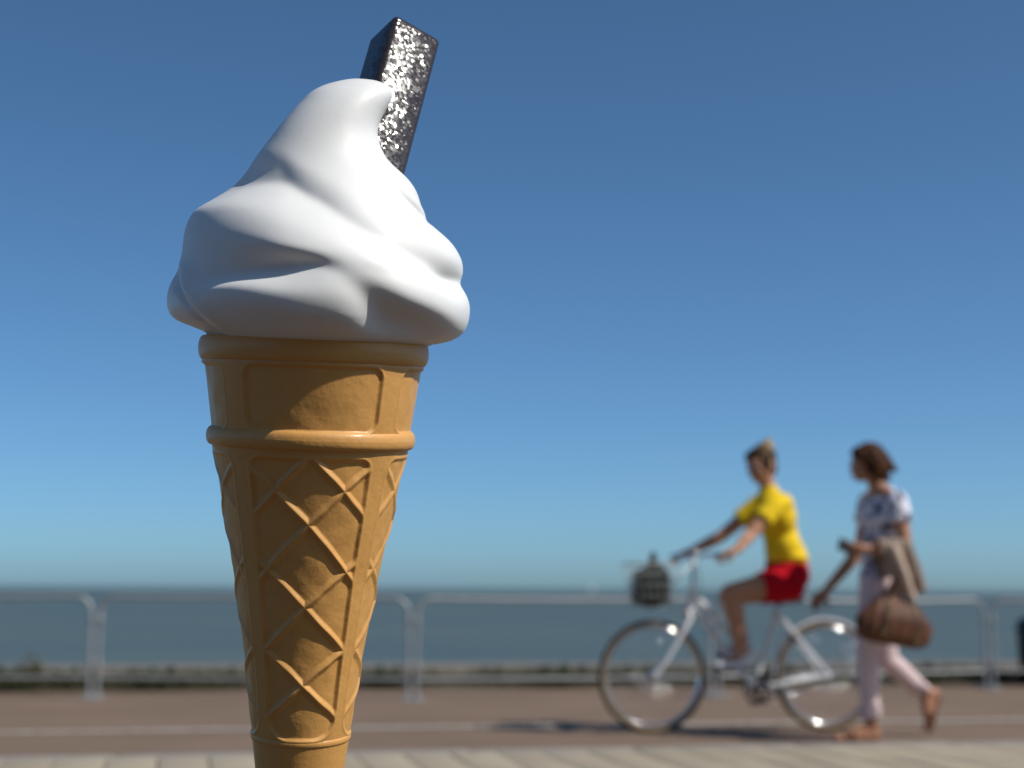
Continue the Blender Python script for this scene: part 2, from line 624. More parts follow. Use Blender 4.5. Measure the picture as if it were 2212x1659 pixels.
# folds of the front, each row: x, then (row, relief) of: groove under the spire, shoulder of the second layer,
# groove over the lowest layer, its shoulder, bottom
FOLDS = np.array([
    (400, 478, 0, 492, 1, 640, 0, 660, 0, 730, 0, 60),
    (425, 472, -1, 486, 3, 638, -2, 654, 2, 730, 0, 60),
    (453, 450, -7, 486, 8, 634, -8, 650, 5, 730, -2, 70),
    (511, 423, -17, 494, 14, 617, -22, 646, 7, 730, -4, 80),
    (561, 419, -22, 515, 19, 606, -32, 655, 9, 730, -6, 85),
    (609, 419, -26, 540, 21, 599, -34, 668, 11, 730, -8, 75),
    (645, 440, -29, 552, 17, 592, -26, 678, 13, 730, -10, 68),
    (703, 469, -27, 560, 7, 594, -8, 684, 12, 730, -12, 70),
    (728, 486, -24, 570, 6, 604, -3, 690, 11, 730, -13, 70),
    (756, 504, -22, 584, 6, 626, -2, 692, 4, 730, -16, 70),
    (806, 531, -17, 610, 12, 664, -22, 702, -30, 730, -20, 70),
    (846, 550, -14, 628, 17, 688, -31, 710, -33, 730, -24, 70),
    (911, 573, -17, 650, 16, 706, -25, 718, -26, 730, -20, 70),
    (945, 591, -23, 662, 12, 714, -14, 720, -15, 730, -12, 60),
    (972, 602, -26, 668, 7, 714, -3, 722, -4, 730, -6, 50),
    (998, 604, -12, 664, 3, 716, 0, 724, 0, 730, 0, 50)], float)


def front_relief(XX, YY):
    f = FOLDS
    n = [np.interp(XX, f[:, 0], f[:, k]) for k in range(1, 11)]
    ys_ = [n[0] - np.interp(XX, f[:, 0], f[:, 11])] + n[0::2]
    rs_ = [np.zeros_like(XX)] + n[1::2]
    out = np.zeros_like(XX)
    kind = ['s', 'v', 's', 'v', 's', 's']          # shoulder (rounded) or valley (cusp)
    for k in range(5):
        a, b = ys_[k], ys_[k + 1]
        p = np.clip((YY - a) / np.maximum(b - a, 1), 0, 1)
        if k == 0:
            q = .04 * p + .96 * p * p * (1.6 - .6 * p)
        elif kind[k] == 's' and kind[k + 1] == 'v':
            q = .12 * p + .88 * (1 - np.cos(p * math.pi / 2))
        elif kind[k] == 'v':
            q = .12 * p + .88 * np.sin(p * math.pi / 2)
        else:
            q = p * p * (3 - 2 * p)
        m = (YY >= a) & (YY <= b)
        out = np.where(m, rs_[k] + (rs_[k + 1] - rs_[k]) * q, out)
    out = np.where(YY > ys_[5], rs_[5], out)
    cap = np.where(YY < n[4], n[3], n[7]) * .70             # round the shoulders off
    soft = np.clip(np.abs(cap) * .22, .6, 4)
    return np.where(cap > 1.5, cap - soft * np.logaddexp(0, (cap - out) / soft), out)


def blur2(A, ny, nx):
    """box blur, wrapping round the axis"""
    for _ in range(2):
        A = sum(np.roll(A, k, 1) for k in range(-nx, nx + 1)) / (2 * nx + 1)
        Q = np.pad(A, ((ny, ny), (0, 0)), mode='edge')
        A = sum(Q[k:k + A.shape[0]] for k in range(2 * ny + 1)) / (2 * ny + 1)
    return A


def spline(a, col, y):
    """smooth monotone-ish cubic through the outline points"""
    yy, xx = a[:, 1], a[:, 0]
    if col:
        yy, xx = a[:, 0], a[:, 1]
    m = np.gradient(xx, yy)
    y = np.clip(y, yy[0], yy[-1])
    k = np.clip(np.searchsorted(yy, y) - 1, 0, len(yy) - 2)
    hgt = yy[k + 1] - yy[k]
    t = (y - yy[k]) / hgt
    return ((2 * t ** 3 - 3 * t ** 2 + 1) * xx[k] + (t ** 3 - 2 * t ** 2 + t) * hgt * m[k] + (-2 * t ** 3 + 3 * t ** 2) * xx[k + 1] + (t ** 3 - t ** 2) * hgt * m[k + 1])


def swirl():
    y_a = 165.5 + (260 - 165.5) * np.linspace(0, 1, 110) ** 2
    y_b = np.linspace(260, 735, 420)[1:]
    ys = np.concatenate([y_a, y_b])
    nth = 640
    th = np.linspace(-math.pi, math.pi, nth, endpoint=False)
    TH, YY = np.meshgrid(th, ys)

    def sm(a, col, y, wd):
        return sum(spline(a, col, y + q * wd) for q in (-1, -.66, -.33, 0, .33, .66, 1)) / 7

    def soft(lo, hi):
        return np.clip(np.minimum((ys - 165.5) * .8, lo), 0, np.maximum(0, np.minimum(hi, (735 - ys) * .6)))

    xl, xr = sm(LO, 0, ys, soft(9, 9)), sm(RO, 0, ys, soft(9, 9))
    c = sm(CC, 1, ys, soft(30, 30))
    c = np.minimum(np.maximum(c, xl + .1), xr - .1)
    dsm = np.maximum(sm(DP, 1, ys, soft(22, 22)), 0)
    sn, cs = np.sin(TH), np.cos(TH)
    side = np.where(sn < 0, (c - xl)[:, None], (xr - c)[:, None])
    XX = c[:, None] + side * sn
    DD = dsm[:, None] * cs
    fade = sstep(.02, .45, cs)
    h = blur2(fade * front_relief(XX, YY), 6, 7)
    # crease in front of the small lobe behind on the right, and of the lobe low on the left
    fr = sstep(-.15, .1, cs)
    h += fr * fold(XX, YY, V4)
    X3 = np.interp(YY, [575, 596, 640, 672, 695, 722, 735], [388, 393, 402, 423, 445, 482, 500])
    A3 = np.interp(YY, [575, 600, 640, 700, 730], [0, 7, 12, 9, 3])
    t = -(XX - X3) / 13.0
    h += fr * A3 * (.6 * g(t, -1.2, 1.1) - .9 * g(t, .4, .7)) * sstep(-.05, .12, cs)
    # folds round the back continue the spiral
    bk = sstep(-.1, -.5, cs)
    h += bk * 12 * np.sin((YY - 420 - 28 * (TH % (2 * math.pi))) / 26.0) * sstep(330, 430, YY)
    P0 = np.stack([sn * 300, cs * 300, YY], -1).reshape(-1, 3)
    h += (vnoise(P0, .018) * 1.6).reshape(TH.shape) * sstep(200, 300, YY)
    X2 = XX + h * sn - x_of(ys)[:, None]
    D2 = DD + h * cs
    k = k_of(ys)[:, None]
    low = 9.0 * sstep(680, 735, YY) * np.clip(cs, 0, 1)
    sh = s_of(YY + low)[:, :, None]
    P = A_LO + sh * AX + (X2 * k)[:, :, None] * E1 + (D2 * k)[:, :, None] * E2
    # underside: turn in towards the cone
    last = P[-1]
    ctr = A_LO + s_of(742) * AX
    rows_ = []
    for q, dy in ((.97, 3.5), (.93, 6), (.88, 7), (.8, 7), (.7, 7), (.4, 5)):
        c0 = last.mean(0)
        rows_.append(c0 + (last - c0) * q - AX * (dy * float(k_of(735))))
    P = np.concatenate([P, np.array(rows_)], 0)
    n = len(P)
    P = P.reshape(-1, 3) - ROOTM
    i = np.arange(n - 1)[:, None] * nth
    j = np.arange(nth)[None, :]
    j2 = (j + 1) % nth
    F = np.stack([i + j, i + nth + j, i + nth + j2, i + j2], -1).reshape(-1, 4)
    return from_arrays('ice_cream_swirl', P, F, M_ice, cone_root)


swirl()

# ---- chocolate bar
M_choc = bpy.data.materials.new('glossy_chocolate_paint')
M_choc.use_nodes = True
_n = M_choc.node_tree
_b = _n.nodes['Principled BSDF']
_b.inputs['Base Color'].default_value = (.034, .023, .021, 1)
_b.inputs['Roughness'].default_value = .25
_b.inputs['Specular IOR Level'].default_value = .7
_tc = _n.nodes.new('ShaderNodeTexCoord')
_v = _n.nodes.new('ShaderNodeTexVoronoi')        # sugary grain: every grain is a small facet of its own tilt
_v.inputs['Scale'].default_value = 190
_sub = _n.nodes.new('ShaderNodeVectorMath')
_sub.operation = 'SUBTRACT'
_sub.inputs[1].default_value = (.5, .5, .5)
_t = _n.nodes.new('ShaderNodeTexNoise')
_t.inputs['Scale'].default_value = 22
_t.inputs['Detail'].default_value = 2
_mr = _n.nodes.new('ShaderNodeMapRange')
_mr.inputs[1].default_value = .38
_mr.inputs[2].default_value = .62
_mr.inputs[3].default_value = .18
_mr.inputs[4].default_value = .38
_sc = _n.nodes.new('ShaderNodeVectorMath')
_sc.operation = 'SCALE'
_geo = _n.nodes.new('ShaderNodeNewGeometry')
_add = _n.nodes.new('ShaderNodeVectorMath')
_add.operation = 'ADD'
_nrm = _n.nodes.new('ShaderNodeVectorMath')
_nrm.operation = 'NORMALIZE'
_n.links.new(_tc.outputs['Object'], _v.inputs['Vector'])
_n.links.new(_tc.outputs['Object'], _t.inputs['Vector'])
_n.links.new(_v.outputs['Color'], _sub.inputs[0])
_n.links.new(_t.outputs[0], _mr.inputs[0])
_n.links.new(_sub.outputs[0], _sc.inputs[0])
_n.links.new(_mr.outputs[0], _sc.inputs['Scale'])
_n.links.new(_geo.outputs['Normal'], _add.inputs[0])
_n.links.new(_sc.outputs[0], _add.inputs[1])
_n.links.new(_add.outputs[0], _nrm.inputs[0])
_n.links.new(_nrm.outputs[0], _b.inputs['Normal'])
FS, FL = .107, .50
FR = Matrix.Rotation(R(11), 3, 'Y') @ Matrix.Rotation(R(-20), 3, 'X') @ Matrix.Rotation(R(30), 3, 'Z')
fb = MB()
fb.box((0, 0, 0), (FS, FS, FL), bevel=.010)
bmesh.ops.transform(fb.bm, matrix=Matrix.Translation((FS / 2, FS / 2, -FL / 2)), verts=fb.bm.verts)    # the near top corner becomes the origin
corner = Vector(at(855, 28, 2.99))
fo = fb.build('chocolate_bar', M_choc, cone_root, True, 50)
fo.matrix_basis = Matrix.Translation(corner - Vector(ORG)) @ FR.to_4x4()

# ------------------------------------------------------------------ verge plants
def blades(name, pts, hgt, m, seed=1, wid=.006, lean=.5):
    g_ = np.random.default_rng(seed)
    n = len(pts)
    a = g_.random(n) * 6.283
    h_ = hgt * (.45 + .75 * g_.random(n))
    dx = np.stack([np.cos(a), np.sin(a), np.zeros(n)], 1) * (wid * (.7 + .6 * g_.random(n)))[:, None]
    b = g_.random(n) * 6.283
    tip = np.stack([np.cos(b), np.sin(b), np.zeros(n)], 1) * (h_ * lean * g_.random(n))[:, None] + np.array([0, 0, 1]) * h_[:, None]
    V = np.stack([pts - dx, pts + dx, pts + tip], 1).reshape(-1, 3)
    F = np.arange(3 * n).reshape(-1, 3)
    return from_arrays(name, V, F, m, None, False)


gn = 34000
gu = rng.uniform(-12, 14, gn)
gv = V_FAR + .03 + rng.random(gn) * 1.5
clump = .5 + .5 * np.sin(gu * 3.1) * np.sin(gu * 1.27 + 1.3) + .35 * np.sin(gu * 7.7 + gv * 5)
keep = rng.random(gn) < np.clip(.35 + .75 * clump, .12, 1)
P_ = np.array([tuple(prom(u, v, .02)) for u, v in zip(gu[keep], gv[keep])])
grass = blades('verge_grass', P_, .125, M_grass, 5, .007, .6)
tag(grass, kind='stuff')


def shrub(px, dv, wd, hg, n, label, seed, dead=False):
    p = onground(px, 1489)
    uu, vv = p.dot(PROM), V_FAR + dv
    c = prom(uu, vv, .02)
    root = empty('low_shrub', tuple(c), label, 'shrub', 'low shrubs along the verge')
    g_ = np.random.default_rng(seed)
    # leaf sized faces through the crown
    d = g_.normal(size=(n, 3))
    d /= np.linalg.norm(d, axis=1)[:, None]
    rr = g_.random(n) ** .45
    ctr = d * rr[:, None] * np.array([wd / 2, wd * .32, hg * .55]) + np.array([0, 0, hg * .52])
    ctr[:, 2] = np.maximum(ctr[:, 2], .01)
    ctr += (np.sin(ctr[:, :1] * 40 + seed) * .02)
    a = g_.normal(size=(n, 3))
    a /= np.linalg.norm(a, axis=1)[:, None]
    b = np.cross(a, g_.normal(size=(n, 3)))
    b /= np.linalg.norm(b, axis=1)[:, None]
    s_ = (.014 + .014 * g_.random(n))[:, None]
    V = np.stack([ctr - a * s_, ctr - b * s_ * .45, ctr + a * s_, ctr + b * s_ * .45], 1).reshape(-1, 3)
    F = np.arange(4 * n).reshape(-1, 4)
    from_arrays('foliage', V, F, M_leaf, root, False)['kind'] = 'stuff'
    st = MB()
    for k in range(7):
        q = g_.random() * 6.283
        st.tube([(0, 0, -.02), (math.cos(q) * wd * .15, math.sin(q) * wd * .1, hg * .4), (math.cos(q) * wd * .3, math.sin(q) * wd * .2, hg * .75)], [.006, .004, .002], 5)
    st.build('stem', M_soil, root)
    return root


shrub(35, .22, .75, .17, 900, 'dark low shrub on the verge at the far left edge', 1)
shrub(160, .30, .50, .14, 600, 'dark low shrub behind the leftmost pair of barrier legs', 2)
shrub(330, .22, .75, .15, 900, 'broad dark shrub on the verge left of the giant cone', 3)
shrub(470, .40, .60, .13, 600, 'dark shrub on the verge tight against the left side of the cone', 4)
shrub(838, .22, .50, .15, 650, 'dark shrub on the verge just right of the giant cone', 5)
shrub(1090, .55, .55, .12, 500, 'thin low shrub midway between the cone and the bicycle', 6)
shrub(1225, .22, .75, .16, 900, 'dark shrub on the verge just left of the front bicycle wheel', 7)
shrub(1430, .35, .80, .15, 800, 'green shrub seen through the front bicycle wheel', 8)
shrub(1720, .25, .80, .16, 900, 'green shrub seen through the rear bicycle wheel', 9)
shrub(2105, .30, .55, .15, 600, 'green shrub beside the barrier legs right of the walking woman', 10)

pw = onground(75, 1489)
wc = prom(pw.dot(PROM), V_FAR + .3, .02)
weed = empty('tall_weed', tuple(wc), 'tall dry brown weed rising above the verge at left', 'weed')
wb_ = MB()
for k in range(16):
    q = rng.random() * 6.283
    r1 = .10 * rng.random()
    hh = .13 + .12 * rng.random()
    wb_.tube([(0, 0, -.02), (math.cos(q) * r1 * .5, math.sin(q) * r1 * .5, hh * .6), (math.cos(q) * r1, math.sin(q) * r1, hh)], [.006, .005, .007], 5)
wb_.build('stem', mat('dry_weed', (.16, .11, .065), .9), weed)
wl = np.random.default_rng(8)
wp = wl.normal(size=(110, 3)) * np.array([.05, .04, .06]) + np.array([0, 0, .15])
wlf = blades('leaf_tuft', wp, .035, mat('dry_leaf', (.13, .10, .05), .9), 9, .008)
wlf.parent = weed
wlf['kind'] = 'stuff'

# ------------------------------------------------------------------ crowd barriers
BH, LR = .772, .155


def barrier(p0, p1, label):
    """p0, p1: feet of the two legs on the ground"""
    p0, p1 = Vector(p0), Vector(p1)
    mid = (p0 + p1) / 2
    d = p1 - p0
    L = d.length
    root = empty('crowd_barrier', tuple(mid), label, 'barrier', 'steel crowd barriers along the promenade edge', math.atan2(d.y, d.x))
    rc = .115
    pts = [(-L / 2, 0, .012), (-L / 2, 0, BH - rc)]
    for k in range(1, 8):
        q = math.pi / 2 * k / 8
        pts.append((-L / 2 + rc * (1 - math.cos(q)), 0, BH - rc + rc * math.sin(q)))
    pts += [(-L / 2 + rc, 0, BH), (-L / 4, 0, BH - .006), (0, 0, BH - .008), (L / 4, 0, BH - .006), (L / 2 - rc, 0, BH)]
    for k in range(1, 8):
        q = math.pi / 2 * k / 8
        pts.append((L / 2 - rc + rc * math.sin(q), 0, BH - rc + rc * math.cos(q)))
    pts += [(L / 2, 0, BH - rc), (L / 2, 0, .012)]
    MB().tube(pts, .0155, 12).build('frame', M_galv, root, True, 50)
    MB().tube([(-L / 2 + .018, 0, LR), (0, 0, LR - .005), (L / 2 - .018, 0, LR)], .013, 10).build('lower_rail', M_galv, root, True, 50)
    for sx in (-1, 1):
        for z in (.27, .60):
            MB().tube([(sx * L / 2, 0, z - .028), (sx * L / 2, 0, z - .022), (sx * L / 2, 0, z + .022), (sx * L / 2, 0, z + .028)], [.018, .024, .024, .018], 12).build('clamp', M_galv, root, True, 40)
        MB().box((sx * L / 2, 0, .006), (.075, .30, .012), bevel=.004).build('foot', M_galv, root, True, 30)
    return root


bp = {k: onground(*v) for k, v in {'a1': (190, 1508), 'b0': (210, 1508), 'b1': (880, 1512), 'c0': (900, 1512), 'c1': (1535, 1504), 'd0': (1554, 1502), 'd1': (2130, 1488), 'e0': (2148, 1487)}.items()}
BLEN = 2.30
da = Vector((-1, -.02, 0)).normalized()
barrier(bp['a1'] + da * BLEN, bp['a1'], 'steel crowd barrier cut off by the left edge, leftmost of the row')
barrier(bp['b0'], bp['b1'], 'steel crowd barrier passing behind the giant ice cream cone')
barrier(bp['c0'], bp['c1'], 'steel crowd barrier between the cone and the bicycle basket')
barrier(bp['d0'], bp['d1'], 'steel crowd barrier behind the cyclist and the walking woman')
barrier(bp['e0'], bp['e0'] + Vector((1, -.05, 0)).normalized() * BLEN, 'steel crowd barrier at the right edge in front of the black bin')

# ------------------------------------------------------------------ litter bin at the right edge
M_bin = mat('black_bin_plastic', (.012, .012, .014), .45)
pb = Vector((4.915, 14.9, .025))
binr = empty('litter_bin', tuple(pb), 'black round litter bin behind the barrier at the right edge', 'bin')
MB().tube([(0, 0, 0), (0, 0, .015), (0, 0, .44), (0, 0, .455)], [.215, .225, .245, .245], 36).build('body', M_bin, binr, True, 40)
MB().tube([(0, 0, .452), (0, 0, .475), (0, 0, .485), (0, 0, .565), (0, 0, .60), (0, 0, .615)], [.25, .262, .255, .24, .17, .02], 36).build('lid', M_bin, binr, True, 40)
MB().box((-.10, -.235, .515), (.14, .03, .05), bevel=.008).build('lid_patch', mat('grey_patch', (.22, .22, .24), .5), binr, True, 30)  # small lighter grey piece on the front of the lid
for k in range(6):
    q = 2 * math.pi * k / 6
    MB().tube([(math.cos(q) * .226, math.sin(q) * .226, .03), (math.cos(q) * .246, math.sin(q) * .246, .43)], .008, 6).build('rib', M_bin, binr)

# ------------------------------------------------------------------ far sailing boat
ps = at(1281, 1271, 2600)
ps.z = -3.1
boat = empty('sailing_boat', tuple(ps), 'tiny pale sailing boat on the horizon left of the bicycle basket', 'boat', rz=.5)
hb = bmesh.new()
secs = [(-4.2, .0, .9), (-3, .9, .5), (0, 1.2, .35), (2.6, 1.0, .4), (3.6, .8, .6)]
rowsb = []
for x, hw, k in secs:
    rowsb.append([hb.verts.new((x, -hw, 1.0)), hb.verts.new((x, -hw * .6, .1)), hb.verts.new((x, hw * .6, .1)), hb.verts.new((x, hw, 1.0))])
for a, b in zip(rowsb, rowsb[1:]):
    for j in range(3):
        hb.faces.new((a[j], b[j], b[j + 1], a[j + 1]))
    hb.faces.new((a[0], a[3], b[3], b[0]))
hb.faces.new(rowsb[-1])
hm = MB()
hm.bm.free()
hm.bm = hb
M_boat = mat('white_boat_paint', (.7, .7, .68), .4)
hm.build('hull', M_boat, boat, False)
MB().tube([(-.4, 0, .9), (-.4, 0, 10.5)], [.09, .05], 8).build('mast', M_galv, boat)
sl = MB()
for (a, b, c_) in (((-.3, .03, 1.8), (3.4, .5, 2.0), (-.35, .03, 10.2)), ((-.5, .0, 9.4), (-.6, .25, 1.4), (-4.0, .0, 1.2))):
    a, b, c_ = Vector(a), Vector(b), Vector(c_)
    N = 6
    grid = {}
    for i in range(N + 1):
        for j in range(N + 1 - i):
            f1, f2 = i / N, j / N
            p = a + (b - a) * f1 + (c_ - a) * f2
            p.y += .9 * f1 * (1 - f1 - f2) + .5 * f2 * (1 - f1 - f2)
            grid[i, j] = sl.bm.verts.new(p)
    for i in range(N):
        for j in range(N - i):
            sl.bm.faces.new((grid[i, j], grid[i + 1, j], grid[i, j + 1]))
            if i + j < N - 1:
                sl.bm.faces.new((grid[i + 1, j], grid[i + 1, j + 1], grid[i, j + 1]))
sl.build('sail', M_boat, boat)

# ------------------------------------------------------------------ bicycle
class Plane:
    """upright plane along the promenade through a ground point: frame pixels -> (u, z) and world points"""

    def __init__(self, p):
        self.p = Vector(p)

    def w(self, px, py, off=0.0):
        o = self.p + PROMN * off
        d = ray(px, py)
        c = Vector((0, 0, CAM_H))
        return c + d * ((o - c).dot(PROMN) / d.dot(PROMN))


BIKE = Plane((onground(1409.6, 1583) + onground(1785, 1580)) / 2)
B = lambda x, y, off=0.0: BIKE.w(x, y, off)
bo = Vector((BIKE.p.x, BIKE.p.y, 0))
M_frame = mat('white_frame_paint', (.78, .78, .80), .3, coat=.5)
M_chrome = mat('polished_steel', (.80, .80, .82), .12, metal=1.0)
M_tyre = mat('black_tyre', (.02, .02, .02), .8, bump=[(120, .3, .003)])
M_wall = mat('tan_tyre_wall', (.36, .25, .12), .75)
M_black = mat('black_plastic', (.015, .015, .016), .5)
M_lamp = mat('clear_lens', (.75, .75, .78), .06, metal=.6)
bike = empty('bicycle', tuple(bo), 'white city bicycle with front wire basket ridden by the woman in yellow', 'bicycle')


def bm_(): return MB(bo)


WR = .335
hubF, hubR = B(1409.6, 1459), B(1785, 1455)
hubF.z = hubR.z = WR


def wheel(hub, tilt=0.0):
    wroot = bpy.data.objects.new('wheel', None)
    COL.objects.link(wroot)
    wroot.parent = bike
    wroot.location = hub - bo
    M3 = Matrix((PROM, PROMN, Vector((0, 0, 1)))).transposed()
    wroot.rotation_euler = (Matrix.Rotation(tilt, 3, 'Z') @ M3).to_euler()

    def circ(r, y=0.0, n=64):
        return [(r * math.cos(2 * math.pi * k / n), y, r * math.sin(2 * math.pi * k / n)) for k in range(n)]
    MB().tube(circ(WR - .016), .0165, 10, True).build('tyre', M_tyre, wroot)
    wl_ = MB()
    for y in (-.013, .013):
        wl_.tube(circ(WR - .022, y), .0065, 6, True)
    wl_.build('tyre_wall', M_wall, wroot)
    rm = MB()
    for y in (-.010, 0, .010):
        rm.tube(circ(WR - .041, y), .0085, 8, True)
    rm.build('rim', M_chrome, wroot)
    MB().tube([(0, -.05, 0), (0, -.045, 0), (0, -.03, 0), (0, .03, 0), (0, .045, 0), (0, .05, 0)], [.009, .022, .016, .016, .022, .009], 14).build('hub', M_chrome, wroot, True, 40)
    for k in range(32):
        q = 2 * math.pi * k / 32
        q2 = q + (.55 if k % 4 < 2 else -.55)
        s_ = -1 if k % 2 else 1
        MB().tube([(math.cos(q2) * .02, s_ * .035, math.sin(q2) * .02), (math.cos(q) * (WR - .045), 0, math.sin(q) * (WR - .045))], .0012, 4).build('spoke', M_chrome, wroot)
    return wroot


wF, wR = wheel(hubF), wheel(hubR)
for wr_, px, py in ((wF, 1376.5, 1561), (wR, 1748, 1557)):
    p = B(px, py, -.012)
    l = wr_.matrix_basis.inverted() @ (p - bo)
    rr = math.hypot(l.x, l.z)
    l = l * ((WR - .048) / rr)
    l.y = -.014
    rf = MB().ell((0, 0, 0), (.016, .006, .012), sub=2).build('rim_reflector', M_lamp, wr_)
    rf.location = l

bb = B(1628, 1486)
st_top = B(1678, 1318)
head_lo, head_hi = B(1487, 1322), B(1496, 1262)
fr = bm_()
fr.tube([bb, st_top], .0165, 12)
fr.tube([head_lo + (head_lo - head_hi) * .05, head_hi], .019, 12)
fr.tube([head_lo + (head_hi - head_lo) * .25, B(1530, 1352), B(1585, 1432), bb], .018, 12)
fr.tube([head_lo + (head_hi - head_lo) * .75, B(1535, 1325), B(1600, 1395), B(1650, 1418)], .015, 12)
fr.tube([bb - PROMN * .038, bb + PROMN * .038], .024, 14)
fr.build('frame', M_frame, bike, True, 50)
sy = bm_()
for s_ in (-1, 1):
    sy.tube([st_top + PROMN * s_ * .018 + Vector((0, 0, -.02)), hubR + PROMN * s_ * .062], .0105, 10)
    sy.tube([bb + PROMN * s_ * .032, hubR + PROMN * s_ * .062], .0115, 10)
sy.build('rear_stays', M_frame, bike, True, 50)
fk = bm_()
for s_ in (-1, 1):
    c0 = head_lo + PROMN * s_ * .012
    c1 = head_lo + PROMN * s_ * .052 + Vector((0, 0, -.03))
    fk.tube([c0, c1, B(1462, 1390, s_ * .055), B(1440, 1428, s_ * .055), hubF + PROMN * s_ * .055], [.013, .013, .012, .011, .009], 10)
fk.build('fork', M_frame, bike, True, 50)
# mudguard over the rear wheel
mg = bmesh.new()
rows_ = []
for k in range(40):
    q = R(-22 + 205 * k / 39)
    c0 = hubR + (PROM * math.cos(q) + Vector((0, 0, 1)) * math.sin(q)) * (WR + .017)
    n0 = (PROM * math.cos(q) + Vector((0, 0, 1)) * math.sin(q))
    rows_.append([mg.verts.new(c0 + PROMN * y - n0 * (y / .028) ** 2 * .016) for y in (-.028, -.018, -.008, .008, .018, .028)])
for a, b in zip(rows_, rows_[1:]):
    for j in range(5):
        mg.faces.new((a[j], a[j + 1], b[j + 1], b[j]))
bmesh.ops.solidify(mg, geom=mg.faces[:], thickness=.003)
t_ = bm_()
t_.bm.free()
t_.bm = mg
mgo = t_.build('mudguard', M_frame, bike, True, 60)
t_ = bm_()
for s_ in (-1, 1):
    q = R(48)
    t_.tube([hubR + PROMN * s_ * .055, hubR + PROMN * s_ * .03 + (PROM * math.cos(q) + Vector((0, 0, 1)) * math.sin(q)) * (WR + .012)], .0025, 6)
t_.build('mudguard_stay', M_chrome, bike)
rl = B(1840, 1351)
bm_().ell(hubR + (PROM * math.cos(R(40)) + Vector((0, 0, 1)) * math.sin(R(40))) * (WR + .035), (.022, .02, .022), sub=2).build('rear_reflector', M_lamp, bike)
# seat, handlebar, stem
sp = B(1684, 1300)
bm_().tube([st_top - (sp - st_top) * .8, sp], .0125, 10).build('seat_post', M_chrome, bike)
sd_ = bm_()
sd_.ell(sp + PROM * .05 + Vector((0, 0, .02)), (.115, .085, .032), Matrix.Rotation(PA, 3, 'Z'))
sd_.cap(sp + Vector((0, 0, .022)), sp - PROM * .15 + Vector((0, 0, .03)), .045, .022)
melt(sd_, 'saddle', M_black, bike, .008, 5)
hb_c = B(1494, 1205)
bm_().tube([head_hi - Vector((0, 0, .01)), hb_c + PROM * .015, hb_c - PROM * .01], .014, 10).build('stem', M_chrome, bike, True, 50)
HW = .29
gripN, gripF = hb_c - PROMN * HW + PROM * .095 + Vector((0, 0, .012)), hb_c + PROMN * HW - PROM * .005 + Vector((0, 0, .012))
bm_().tube([gripN + PROM * .05, gripN, hb_c - PROMN * .20 - PROM * .005 + Vector((0, 0, .012)), hb_c - PROMN * .06 - PROM * .01, hb_c + PROMN * .06 - PROM * .01, hb_c + PROMN * .20 - PROM * .055 + Vector((0, 0, .012)), gripF, gripF + PROM * .05], .0115, 10).build('handlebar', M_chrome, bike, True, 60)
for gp, s_ in ((gripN, -1), (gripF, 1)):
    bm_().tube([gp + PROM * .065 + PROMN * s_ * .02, gp - PROM * .03 - PROMN * s_ * .025], .016, 12).build('grip', M_black, bike, True, 50)
    bm_().tube([gp - PROM * .055 - PROMN * s_ * .06, gp - PROM * .03 - PROMN * s_ * .01 - Vector((0, 0, .03)), gp + PROM * .04 + PROMN * s_ * .02 - Vector((0, 0, .035))], .005, 8).build('brake_lever', M_chrome, bike)
bm_().ell(hb_c - PROMN * .10 + Vector((0, 0, .03)), (.024, .024, .018), sub=3).build('bell', M_chrome, bike)
# front lamp and brake on the fork crown
bm_().ell(B(1479, 1318, -.03), (.026, .024, .024), sub=3).build('front_lamp', M_lamp, bike)
bm_().ell(B(1514, 1308, -.02), (.017, .015, .017), sub=2).build('cable_clip', M_chrome, bike)
bm_().tube([B(1505, 1212), B(1512, 1250), B(1509, 1300), B(1490, 1330)], .003, 6).build('brake_cable', M_black, bike)
# chainwheel, cranks, pedals, chain, stand
cw = bm_()
n_ = 48
crp = [bb - PROMN * .045 + (PROM * math.cos(2 * math.pi * k / n_) + Vector((0, 0, 1)) * math.sin(2 * math.pi * k / n_)) * .076 for k in range(n_)]
cw.tube(crp, .008, 6, True)
for k in range(5):
    q = 2 * math.pi * k / 5
    cw.tube([bb - PROMN * .045, bb - PROMN * .045 + (PROM * math.cos(q) + Vector((0, 0, 1)) * math.sin(q)) * .074], [.014, .009], 6)
cw.build('chainwheel', M_black, bike)
ch = bm_()
for s_ in (1, -1):
    ch.tube([bb - PROMN * .045 + Vector((0, 0, s_ * .076)), hubR - PROMN * .045 + Vector((0, 0, s_ * .034))], .006, 6)
ch.build('chain', M_black, bike)
pedN = B(1601, 1452, -.13)
pedF = bb * 2 - B(1601, 1452)
pedF = pedF + PROMN * .13
for pp, s_ in ((pedN, -1), (pedF, 1)):
    e0 = bb + PROMN * s_ * .058
    e1 = pp - PROMN * s_ * .065
    bm_().tube([e0, e1], [.014, .010], 8).build('crank', M_chrome, bike)
    bm_().box(pp, (.10, .085, .022), Matrix.Rotation(PA, 3, 'Z') @ Matrix.Rotation(R(-6 * s_), 3, 'Y'), bevel=.005).build('pedal', M_frame if s_ < 0 else M_black, bike, True, 30)
bm_().tube([bb + PROM * .05 - PROMN * .05 - Vector((0, 0, .02)), B(1700, 1499, -.07), B(1735, 1500, -.075)], .008, 8).build('kickstand', M_chrome, bike)
lk = B(1627, 1407)
bm_().tube([B(1612, 1401, -.05), B(1643, 1412, -.05)], .010, 10).build('frame_pump', M_chrome, bike)
# wire basket
bk = [B(1358, 1220), B(1449, 1216), B(1440, 1310), B(1376, 1312)]   # side outline
b0, b1, b2, b3 = bk
b0.z = b1.z = (b0.z + b1.z) / 2
b2.z = b3.z = (b2.z + b3.z) / 2
bs = bm_()
DW = .15


